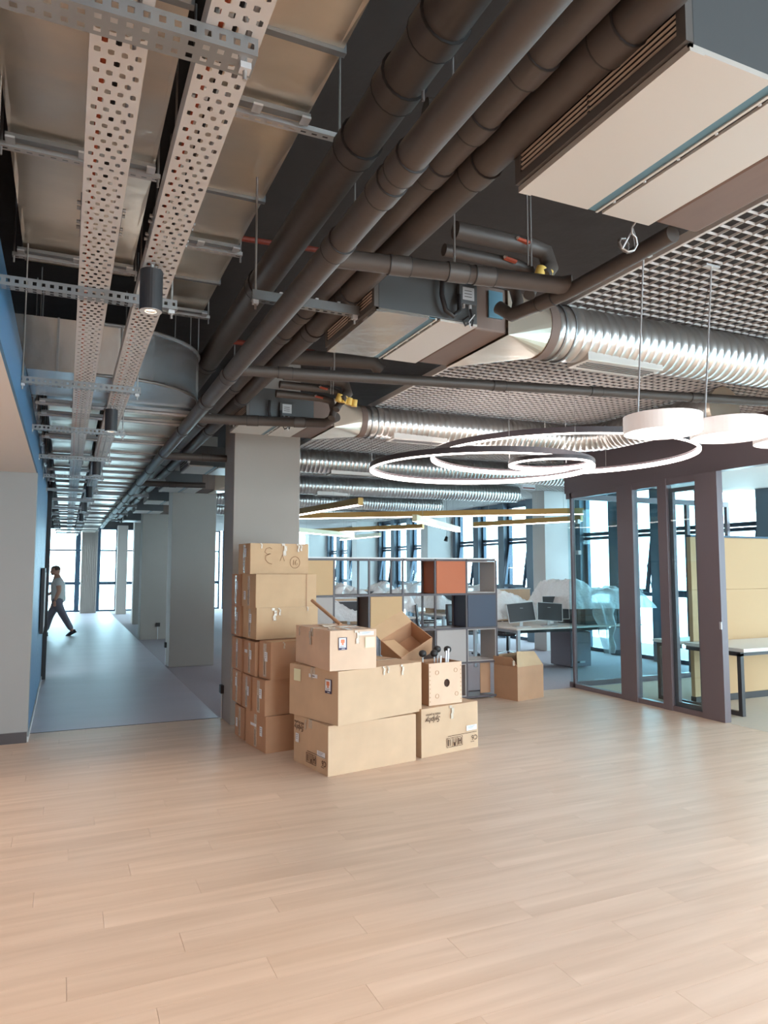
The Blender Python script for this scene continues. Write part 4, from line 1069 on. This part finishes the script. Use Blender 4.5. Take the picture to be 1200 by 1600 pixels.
# ================================================================= CUBE SHELF
sx1 = 5.17; cwid = .452; rows = 4; ch = .435; ys0, ys1 = 7.95, 8.32; nc = 7
sh = thing('cube_shelf', 'open cube shelving unit with orange, tan, navy and grey panels behind the cartons', 'shelf', (sx1 - nc * cwid / 2, (ys0 + ys1) / 2, 0))
def S_(n, a, b, m, bv=.001): return B(a, b).build(n, m, sh, world=True, bevel=bv)
z_ = lambda r_: .03 + (rows - 1 - r_) * ch   # bottom of row r (0 = top)
x_ = lambda c: sx1 - (c + 1) * cwid          # left side of column c (0 = rightmost)
fr_ = .012
for c in range(nc + 1):
    x = sx1 - c * cwid
    for yy in (ys0, ys1 - .02): S_('upright', (x - fr_, yy, 0), (x + fr_, yy + .02, .03 + rows * ch), 'shelf_dark')
for r_ in range(rows + 1):
    z = .03 + r_ * ch
    for c in range(nc):
        x = x_(c)
        if r_ < rows: S_('shelf_board', (x + fr_, ys0 + .02, z - fr_), (x + cwid - fr_, ys1 - .02, z + .004), 'shelf_dark')
        for yy in (ys0, ys1 - .02): S_('rail', (x + fr_, yy, z - fr_), (x + cwid - fr_, yy + .02, z + fr_), 'shelf_dark', 0)
S_('top_board', (sx1 - nc * cwid - .01, ys0 - .01, .03 + rows * ch + fr_), (sx1 + .012, ys1 + .01, .03 + rows * ch + fr_ + .016), 'shelf_white')
def cube(c, r_, m, front=True, name_='cube_insert', side=None):
    x0 = x_(c) + fr_ + .001; x1 = x_(c) + cwid - fr_ - .001; z0 = z_(r_) + fr_ + .001; z1 = z_(r_) + ch - fr_ - .001; t_ = .012
    m_ = MB(); y0, y1 = ys0 + .004, ys1 - .004
    m_.box((x0, y0, z0), (x0 + t_, y1, z1)); m_.box((x1 - t_, y0, z0), (x1, y1, z1)); m_.box((x0 + t_, y0, z0), (x1 - t_, y1, z0 + t_)); m_.box((x0 + t_, y0, z1 - t_), (x1 - t_, y1, z1))
    o = m_.build(name_, side or m, sh, world=True)
    if front:
        d = B((x0 + .003, y0 - .010, z0 + .003), (x1 - .003, y0, z1 - .003)); d.v = [(a - sh.location[0], b - sh.location[1], c_ - sh.location[2]) for a, b, c_ in d.v]
        d.build('cube_door', m, o, bevel=.0015)
    return o
cube(0, 0, 'shelf_grey', False); cube(1, 0, 'shelf_orange'); cube(5, 0, 'shelf_tan')
cube(0, 1, 'shelf_navy'); cube(3, 1, 'shelf_tan', side='shelf_brown'); cube(5, 1, 'shelf_grey')
cube(0, 2, 'shelf_grey', False); cube(1, 2, 'shelf_grey'); cube(4, 2, 'shelf_grey')
cube(1, 3, 'shelf_grey', False); cube(2, 3, 'shelf_grey'); cube(3, 3, 'shelf_tan'); cube(6, 2, 'shelf_navy')
S_('back_panel', (x_(1) + .02, ys1 - .03, .05), (x_(1) + cwid - .02, ys1 - .022, .45), 'shelf_grey')
S_('side_panel', (x_(0) + .28, ys0 + .14, .045), (x_(0) + cwid - .02, ys0 + .15, .44), 'card_red')

# ================================================================= OPEN OFFICE
def desk(x0, x1, y0, y1, label, group=None, z=.74):
    t = thing('office_desk', label, 'desk', ((x0 + x1) / 2, (y0 + y1) / 2, 0), group=group)
    B((x0, y0, z - .025), (x1, y1, z)).build('tabletop', 'desk_top', t, world=True, bevel=.003)
    for x in (x0 + .05, x1 - .10):
        for y in (y0 + .04, y1 - .09): B((x, y, 0), (x + .05, y + .05, z - .075)).build('leg', 'desk_leg', t, world=True, bevel=.002)
        B((x, y0 + .04, z - .075), (x + .05, y1 - .04, z - .027)).build('cross_bar', 'desk_leg', t, world=True)
    B((x0 + .2, (y0 + y1) / 2 - .12, z - .13), (x1 - .2, (y0 + y1) / 2 + .12, z - .07)).build('cable_tray', 'black', t, world=True)
    return t
def monitor(x, y, z, rz, label, tilt=0, group=None, w_=.50, h_=.30, roll=0):
    t = thing('monitor', label, 'monitor', (x, y, z), rz=rz, group=group)
    mt = Matrix.Translation((0, -.03, .09)) @ Matrix.Rotation(tilt, 4, 'X') @ Matrix.Rotation(roll, 4, 'Y')
    MB().box((-w_ / 2, -.012, 0), (w_ / 2, .018, h_), mt).build('screen_back', 'screen_black', t, bevel=.004)
    m_ = MB()
    for a, b in (((-w_ / 2 - .008, -.02, -.008), (-w_ / 2, .012, h_ + .008)), ((w_ / 2, -.02, -.008), (w_ / 2 + .008, .012, h_ + .008)), ((-w_ / 2, -.02, h_), (w_ / 2, .012, h_ + .008)), ((-w_ / 2, -.02, -.008), (w_ / 2, .012, 0))): m_.box(a, b, mt)
    m_.build('bezel', 'silver', t)
    MB().bar((0, .03, .01), (0, .01, .30), .05, .018).build('stand', 'silver', t)
    B((-.12, -.09, 0), (.12, .11, .012)).build('foot', 'silver', t, bevel=.004)
    return t
def chair(x, y, rz, label, group=None, shell='screen_black'):
    t = thing('office_chair', label, 'chair', (x, y, 0), rz=rz, group=group)
    for k in range(5):
        a = 2 * PI * k / 5
        MB().bar((.03 * math.cos(a), .03 * math.sin(a), .10), (.30 * math.cos(a), .30 * math.sin(a), .075), .035, .022).build('leg', 'silver', t)
        MB().tube([(.30 * math.cos(a) - .018 * math.sin(a), .30 * math.sin(a) + .018 * math.cos(a), .03), (.30 * math.cos(a) + .018 * math.sin(a), .30 * math.sin(a) - .018 * math.cos(a), .03)], .030, 14).build('caster', 'black', t)
    MB().tube([(0, 0, .08), (0, 0, .42)], [.028, .022], 14).build('gas_lift', 'black', t)
    m_ = MB(); vs = []; n = 8
    for i in range(n + 1):
        for j in range(n + 1):
            u = i / n * 2 - 1; v = j / n * 2 - 1
            vs.append((u * .23 * (1 - .1 * v * v), v * .22 * (1 - .1 * u * u), .46 + .02 * (u * u) - .015 * (v > .8)))
    fs = [(i * (n + 1) + j, (i + 1) * (n + 1) + j, (i + 1) * (n + 1) + j + 1, i * (n + 1) + j + 1) for i in range(n) for j in range(n)]
    m_.add(vs, fs, True); so = m_.build('seat', shell, t); md = so.modifiers.new('thick', 'SOLIDIFY'); md.thickness = .05
    m_ = MB(); vs = []
    for i in range(n + 1):
        for j in range(n + 1):
            u = i / n * 2 - 1; v = j / n
            vs.append((u * .22 * (1 - .12 * v * v), .22 + .05 * v - .05 * (1 - u * u) * .6, .56 + v * .42))
    m_.add(vs, fs, True); so = m_.build('backrest', shell, t); md = so.modifiers.new('thick', 'SOLIDIFY'); md.thickness = .025
    MB().tube([(0, .05, .42), (0, .24, .46), (0, .27, .70)], .018, 8).build('back_bar', 'silver', t)
    for s_ in (-1, 1):
        MB().tube([(s_ * .2, .05, .42), (s_ * .28, .03, .5), (s_ * .28, .0, .64)], .012, 8).build('arm_post', 'silver', t)
        B((s_ * .28 - .03, -.12, .64), (s_ * .28 + .03, .12, .665)).build('armrest', 'black', t, bevel=.006)
    return t
def sheet(x0, x1, y0, y1, prof, label, z0=.77, seed=0, drop=None, nx=80, ny=34, amp=.05):
    """thin protective plastic thrown over things"""
    vs = []; fs = []
    for i in range(nx + 1):
        for j in range(ny + 1):
            u = i / nx; v = j / ny
            x = x0 + (x1 - x0) * u; y = y0 + (y1 - y0) * v
            edge = min(1, min(v, 1 - v) * 5, min(u, 1 - u) * 9)
            n = noise.noise(Vector((x * 3.1 + seed, y * 3.1, seed))) * amp * 1.6 + (.5 - abs(noise.noise(Vector((x * 5 + seed, y * 6, seed)))) * 2) * amp * 1.1 + (.4 - abs(noise.noise(Vector((x * 13 + seed, y * 13, seed)))) * 2) * amp * .5
            z = z0 + (prof(u) - z0 + n) * max(.12, edge ** .6)
            vs.append((x + n * .3, y + n * .4, max(z, z0)))
    for i in range(nx):
        for j in range(ny): 
            a = i * (ny + 1) + j; fs.append((a, a + ny + 1, a + ny + 2, a + 1))
    if drop:
        xa, xb, zlow = drop; nd = 14; base = len(vs)
        for i in range(nd + 1):
            for j in range(nd + 1):
                u = i / nd; v = j / nd; wdt = 1 - .55 * v
                x = (xa + xb) / 2 + (u - .5) * (xb - xa) * wdt + .05 * v
                n = noise.noise(Vector((x * 12 + seed, v * 4, seed))) * .08
                vs.append((x, y0 - .03 - .05 * v + n + .03 * math.sin(u * 14), z0 + .06 - (z0 - zlow) * v))
        for i in range(nd):
            for j in range(nd): a = base + i * (nd + 1) + j; fs.append((a, a + nd + 1, a + nd + 2, a + 1))
    return tag(MB().add(vs, fs, True).build('plastic_sheet', 'plastic'), label, 'sheet')
def wrapped(x, y, z, a, b, c, label, group=None, m='screen_black'):
    t = thing('wrapped_case', label, 'box', (x, y, z), rz=R(random.uniform(-6, 6)), group=group)
    B((-a / 2, -b / 2, 0), (a / 2, b / 2, c)).build('case', m, t, bevel=.01); B((-a / 2 - .002, -.03, 0), (a / 2 + .002, .03, c + .002)).build('strap', 'grille', t)
desk(6.35, 8.88, 9.22, 10.62, 'white bench desk beyond the shelf, its end leg in plain view')
pd = thing('pedestal', 'grey pedestal cabinet under the white bench desk', 'cabinet', (8.05, 10.1, 0))
B((7.80, 9.75, .02), (8.22, 10.3, .60)).build('body', 'ped', pd, world=True, bevel=.004); B((7.81, 9.735, .42), (8.21, 9.75, .59)).build('drawer', 'ped', pd, world=True, bevel=.003); B((7.81, 9.735, .04), (8.21, 9.75, .41)).build('drawer', 'ped', pd, world=True, bevel=.003)
B((7.86, 9.725, .08), (7.96, 9.735, .11)).build('socket', 'black', pd, world=True); B((7.98, 9.725, .08), (8.08, 9.735, .11)).build('socket', 'silver', pd, world=True)
MB().tube([(7.85, 9.8, 0), (7.85, 9.8, .02)], .02, 8).build('foot', 'black', pd, world=True)
tag(B((8.25, 9.3, .32), (8.86, 9.33, .69)).build('modesty_panel', 'ped'), 'dark modesty panel under the right half of the bench desk', 'panel')
monitor(6.66, 9.52, .74, R(-14), 'leftmost monitor on the bench desk with a silver stand', R(-12), w_=.44, h_=.29, roll=R(-5))
monitor(7.18, 9.50, .74, R(-20), 'second monitor on the bench desk, leaning', R(-12), w_=.40, h_=.28, roll=R(4))
monitor(7.52, 9.78, .74, R(-20), 'taller monitor behind the other two on the bench desk', R(-5), w_=.44, h_=.37)
for k in range(6):
    wrapped(7.98 + (k % 3) * .36, 9.55 + (k // 3) * .42, .742, .34, .28, .26 + .06 * (k % 2), 'dark packed case under the plastic on the bench desk', 'packed cases on the bench desk')
sheet(7.45, 9.35, 9.33, 10.55, lambda u: 1.46 - .24 * u + .05 * math.sin(u * 9), 'big clear plastic sheet over the bench desk, one tail hanging down', seed=3, drop=(7.9, 8.4, .22), z0=.95)
sheet(6.3, 7.6, 9.75, 10.55, lambda u: 1.14 + .12 * math.sin(u * 5 + .4), 'crumpled clear plastic sheet behind the leftmost monitors', seed=8, z0=.80)
ds = thing('desk_screen', 'low beige desk screen rising from the plastic behind the monitors', 'screen', (7.3, 10.66, .75)); B((-.35, 0, 0), (.35, .03, .55)).build('panel', 'card_light', ds, bevel=.006); B((-.36, -.004, .55), (.36, .034, .565)).build('edge_rail', 'silver', ds); B((-.05, -.01, -.1), (.05, .04, 0)).build('clamp', 'silver', ds)
rows_ = [(3.1, 4.7, 10.4, 11.8), (5.0, 6.2, 12.2, 13.6), (6.9, 8.6, 12.6, 14.0), (3.2, 4.8, 13.6, 15.0), (5.4, 7.0, 15.2, 16.6), (7.2, 8.7, 16.4, 17.8), (4.0, 5.6, 18.2, 19.6), (6.2, 8.0, 19.6, 21.0)]
rl = ['white desk seen through the shelf, nearest the tall stack', 'white desk seen through the middle of the shelf', 'white desk behind the bench desk near the windows', 'white desk in the second row behind the shelf', 'white desk deep in the office before the middle windows', 'white desk by the facade pier', 'white desk far back on the left', 'white desk far back on the right']
for k, (a, b, c, d) in enumerate(rows_):
    desk(a, b, c, d, rl[k])
    n_ = int((b - a) / .75)
    for q in range(n_):
        monitor(a + .4 + q * .75, (c + d) / 2 - .2, .74, R(random.uniform(-15, 15)), '%s monitor on the %s' % (ORD[q], rl[k]), R(-6))
        tt = thing('desk_screen', '%s low beige screen on the %s' % (ORD[q], rl[k]), 'screen', (a + .4 + q * .75, (c + d) / 2 + .1, .74)); B((-.34, 0, 0), (.34, .03, .42)).build('panel', 'card_light', tt, bevel=.006); B((-.35, -.004, .42), (.35, .034, .435)).build('edge_rail', 'silver', tt)
    if k < 6: sheet(a - .05, b + .05, c + .15, d - .1, lambda u, k=k: 1.15 + .14 * math.sin(u * (6 + k) + k), 'crumpled plastic sheet covering the %s' % rl[k], seed=k * 5 + 1, z0=.80, nx=44, ny=24)
cps = [(7.05, 12.0, .4), (7.75, 11.55, 2.2), (6.45, 12.25, 1.1), (4.2, 12.2, 2.6), (3.6, 9.9, .3), (5.6, 11.75, .5), (5.6, 14.2, .2), (7.6, 14.5, .5), (4.3, 15.6, .4)]
cl = ['office chair whose star base shows under the bench desk', 'office chair right of the desk leg under the bench desk', 'office chair with silver base left of the desk leg']
for k, (x, y, a) in enumerate(cps):
    chair(x, y, a, cl[k] if k < 3 else 'pale office chair glimpsed through the shelf', None if k < 3 else 'office chairs behind the shelf', 'screen_black' if k < 3 else 'chair_white')
# ---- wall bits of the corridor
wp = thing('wall_screen', 'tall black framed panel fixed on the blue corridor wall', 'panel', (-.27, 10.2, .85))
B((0, -.3, 0), (.04, .3, .82)).build('frame', 'black', wp, bevel=.003); B((.04, -.24, .06), (.044, .24, .76)).build('glass_face', 'shelf_grey', wp)
def socket(x, y, z, label, facing):
    t = thing('floor_socket', label, 'socket', (x, y, 0))
    if facing == 'x': B((-.035, -.05, z), (0, .05, z + .09)).build('box', 'black', t, bevel=.004); MB().tube([(-.012, 0, 0), (-.012, 0, z)], .008, 8).build('conduit', 'silver', t)
    else: B((-.05, -.035, z), (.05, 0, z + .09)).build('box', 'black', t, bevel=.004); MB().tube([(0, -.012, 0), (0, -.012, z)], .008, 8).build('conduit', 'silver', t)
socket(1.65, 8.08, .28, 'black socket box with grey conduit on the side of the first column', 'x')
socket(1.65, 12.95, .3, 'black socket box on the side of the second column', 'x')
socket(2.05, 17.75, .3, 'black socket box with conduit low on the third column', 'y')
xs_ = thing('exit_lamp', 'small unlit red emergency light under the ceiling', 'lamp', (7.1, 9.9, 3.0)); B((-.13, -.02, 0), (.13, .02, .09)).build('housing', 'label', xs_); MB().tube([(0, 0, .09), (0, 0, .28)], .004, 6).build('stem', 'rod', xs_); B((-.12, -.022, .01), (.12, -.02, .03)).build('edge_stripe', 'red', xs_)

# ================================================================= THE MAN
def skin_body(name, joints, edges, m, parent, lvl=2, root=0):
    big = 1.22 if name in ('body', 't_shirt', 'trousers') else 1.0
    me = bpy.data.meshes.new(name); me.from_pydata([j[0] for j in joints], edges, [])
    o = bpy.data.objects.new(name, me); col.objects.link(o); o.parent = parent
    sk = o.modifiers.new('skin', 'SKIN'); sk.use_smooth_shade = True
    for i, j in enumerate(joints):
        r_ = j[1] * big; me.skin_vertices[0].data[i].radius = (r_, r_) if not isinstance(r_, tuple) else r_
        me.skin_vertices[0].data[i].use_root = (i == root)
    ss_ = o.modifiers.new('sub', 'SUBSURF'); ss_.levels = lvl; ss_.render_levels = lvl
    me.materials.append(M[m]); return o
def limbs(spec):
    joints = []; edges = []
    for chain in spec:
        last = None
        for item in chain:
            if isinstance(item, int): last = item; continue
            joints.append(item)
            if last is not None: edges.append((last, len(joints) - 1))
            last = len(joints) - 1
    return joints, edges
man = thing('person', 'man in pale t-shirt and grey trousers striding left at the corridor end', 'person', (-.13, 19.7, 0))
# he walks towards -X; x is along his path, y to his left/right
J, Ed = limbs([[((0, 0, .93), .10), ((-.01, 0, 1.08), .11), ((-.02, 0, 1.25), .15), ((-.03, 0, 1.38), .13), ((-.045, 0, 1.47), .066), ((-.06, 0, 1.55), .062)],
    [3, ((-.03, -.17, 1.37), .062), ((.015, -.215, 1.12), .046), ((-.06, -.20, .93), .034), ((-.075, -.20, .88), .024)],
    [3, ((-.03, .17, 1.37), .062), ((-.06, .215, 1.12), .046), ((-.24, .19, 1.02), .034), ((-.29, .185, 1.02), .024)],
    [0, ((-.02, -.09, .88), .092), ((.13, -.10, .50), .062), ((.33, -.10, .14), .042), ((.36, -.10, .07), .035)],
    [0, ((-.03, .09, .88), .092), ((-.18, .10, .50), .062), ((-.27, .10, .12), .042), ((-.27, .10, .07), .035)]])
skin_body('body', J, Ed, 'skin', man)
J, Ed = limbs([[((0, 0, .80), .15), ((0, 0, .93), .160), ((-.01, 0, 1.08), .145), ((-.02, 0, 1.25), .165), ((-.03, 0, 1.39), .13), ((-.04, 0, 1.44), .075)],
    [4, ((-.03, -.17, 1.37), .080), ((0, -.21, 1.20), .066)], [4, ((-.03, .17, 1.37), .080), ((-.05, .21, 1.20), .066)]])
skin_body('t_shirt', J, Ed, 'shirt', man)
J, Ed = limbs([[((0, 0, 1.0), .138), ((-.01, 0, .88), .125)], [1, ((-.02, -.095, .80), .102), ((.13, -.10, .50), .078), ((.33, -.10, .14), .058)],
    [1, ((-.03, .095, .80), .102), ((-.18, .10, .50), .078), ((-.27, .10, .12), .058)]])
skin_body('trousers', J, Ed, 'trousers', man)
for (x, y, tip) in ((.36, -.10, R(28)), (-.28, .10, 0)):
    so = MB(); so.tube([(.07, 0, .05), (.03, 0, .055), (-.06, 0, .045), (-.14, 0, .035), (-.19, 0, .028)], [.035, .048, .045, .038, .02], 14)
    so.box((-.19, -.04, 0), (.075, .04, .02)); o = so.build('shoe', 'shoe', man); o.location = (x, y, .0); o.rotation_euler = (0, -tip, 0)
    if tip: o.location = (x + .02, y, .05)
# head: skull, face, ear, beard, hair
hd = MB()
prof = [(-.115, .03), (-.10, .062), (-.07, .078), (-.03, .088), (.02, .092), (.06, .085), (.09, .06), (.105, .02)]
vs = []; fs = []; sg = 20
for (zz, rr__) in prof:
    for k in range(sg):
        a = 2 * PI * k / sg; cx_, sy_ = math.cos(a), math.sin(a)
        x = rr__ * 1.12 * cx_; y = rr__ * .86 * sy_
        if cx_ < -.8:
            if abs(zz + .03) < .01: x -= .028 * (1 - abs(sy_) * 1.4)      # nose
            if abs(zz + .07) < .01: x -= .012
            if abs(zz - .02) < .01: x += .012 * (abs(sy_) > .2)             # eye sockets
        vs.append((x, y, zz))
for i in range(len(prof) - 1):
    for k in range(sg): k2 = (k + 1) % sg; fs.append((i * sg + k, i * sg + k2, (i + 1) * sg + k2, (i + 1) * sg + k))
fs += [tuple(range(sg))[::-1], tuple(range((len(prof) - 1) * sg, len(prof) * sg))]
hd.add(vs, fs, True); h_ = hd.build('head', 'skin', man); h_.scale = (1.08, 1.08, 1.08); h_.location = (-.085, 0, 1.63); h_.rotation_euler = (0, R(-8), 0)
hr = MB(); vs2 = []; 
for (zz, rr__) in [(.0, .0955), (.03, .0955), (.065, .087), (.095, .062), (.112, .02)]:
    for k in range(sg):
        a = 2 * PI * k / sg; cut = .018 if math.cos(a) < -.3 and zz < .06 else 0
        vs2.append(((rr__ * 1.13 - cut) * math.cos(a), (rr__ * .88 - cut) * math.sin(a), zz + (.02 if cut else 0)))
fs2 = [(i * sg + k, i * sg + (k + 1) % sg, (i + 1) * sg + (k + 1) % sg, (i + 1) * sg + k) for i in range(4) for k in range(sg)] + [tuple(range(4 * sg, 5 * sg))]
hr.add(vs2, fs2, True); hr.build('hair', 'hair', h_)
MB().tube([(-.09, 0, -.10), (-.075, 0, -.075), (-.06, 0, -.06)], [.02, .042, .04], 12).build('beard', 'hair', h_)
for s_ in (-1, 1):
    MB().tube([(.005, s_ * .075, -.02), (.005, s_ * .088, -.01)], [.016, .02], 10).build('ear', 'skin', h_)
    MB().tube([(-.088, s_ * .03, .005), (-.094, s_ * .03, .005)], .008, 8).build('eye', 'black', h_)
MB().tube([(-.106, -.02, -.062), (-.108, 0, -.064), (-.106, .02, -.062)], .004, 6).build('mouth', 'hair', h_)
for (hx, hy, hz, ang) in ((-.075, -.20, .88, R(0)), (-.29, .185, 1.02, R(80))):
    spec = [[((0, 0, .0), .024), ((0, 0, -.04), .030), ((-.004, 0, -.075), .028)]]
    Jh, Eh = limbs(spec)
    for k in range(4):
        o_ = -.024 + k * .016; Ln = (.06, .07, .068, .055)[k]
        Jh += [((o_, -.002, -.09), .009), ((o_ - .002, .006, -.09 - Ln * .5), .0085), ((o_, .018, -.09 - Ln * .9), .007)]
        b0 = len(Jh) - 3; Eh += [(2, b0), (b0, b0 + 1), (b0 + 1, b0 + 2)]
    Jh += [((-.034, .004, -.04), .010), ((-.046, .012, -.072), .008)]; b0 = len(Jh) - 2; Eh += [(1, b0), (b0, b0 + 1)]
    ho = skin_body('hand', Jh, Eh, 'skin', man, 1); ho.location = (hx, hy, hz); ho.rotation_euler = (0, ang, 0)
ph = B((-.37, .16, 1.0), (-.355, .22, 1.11)).build('phone', 'black', man)
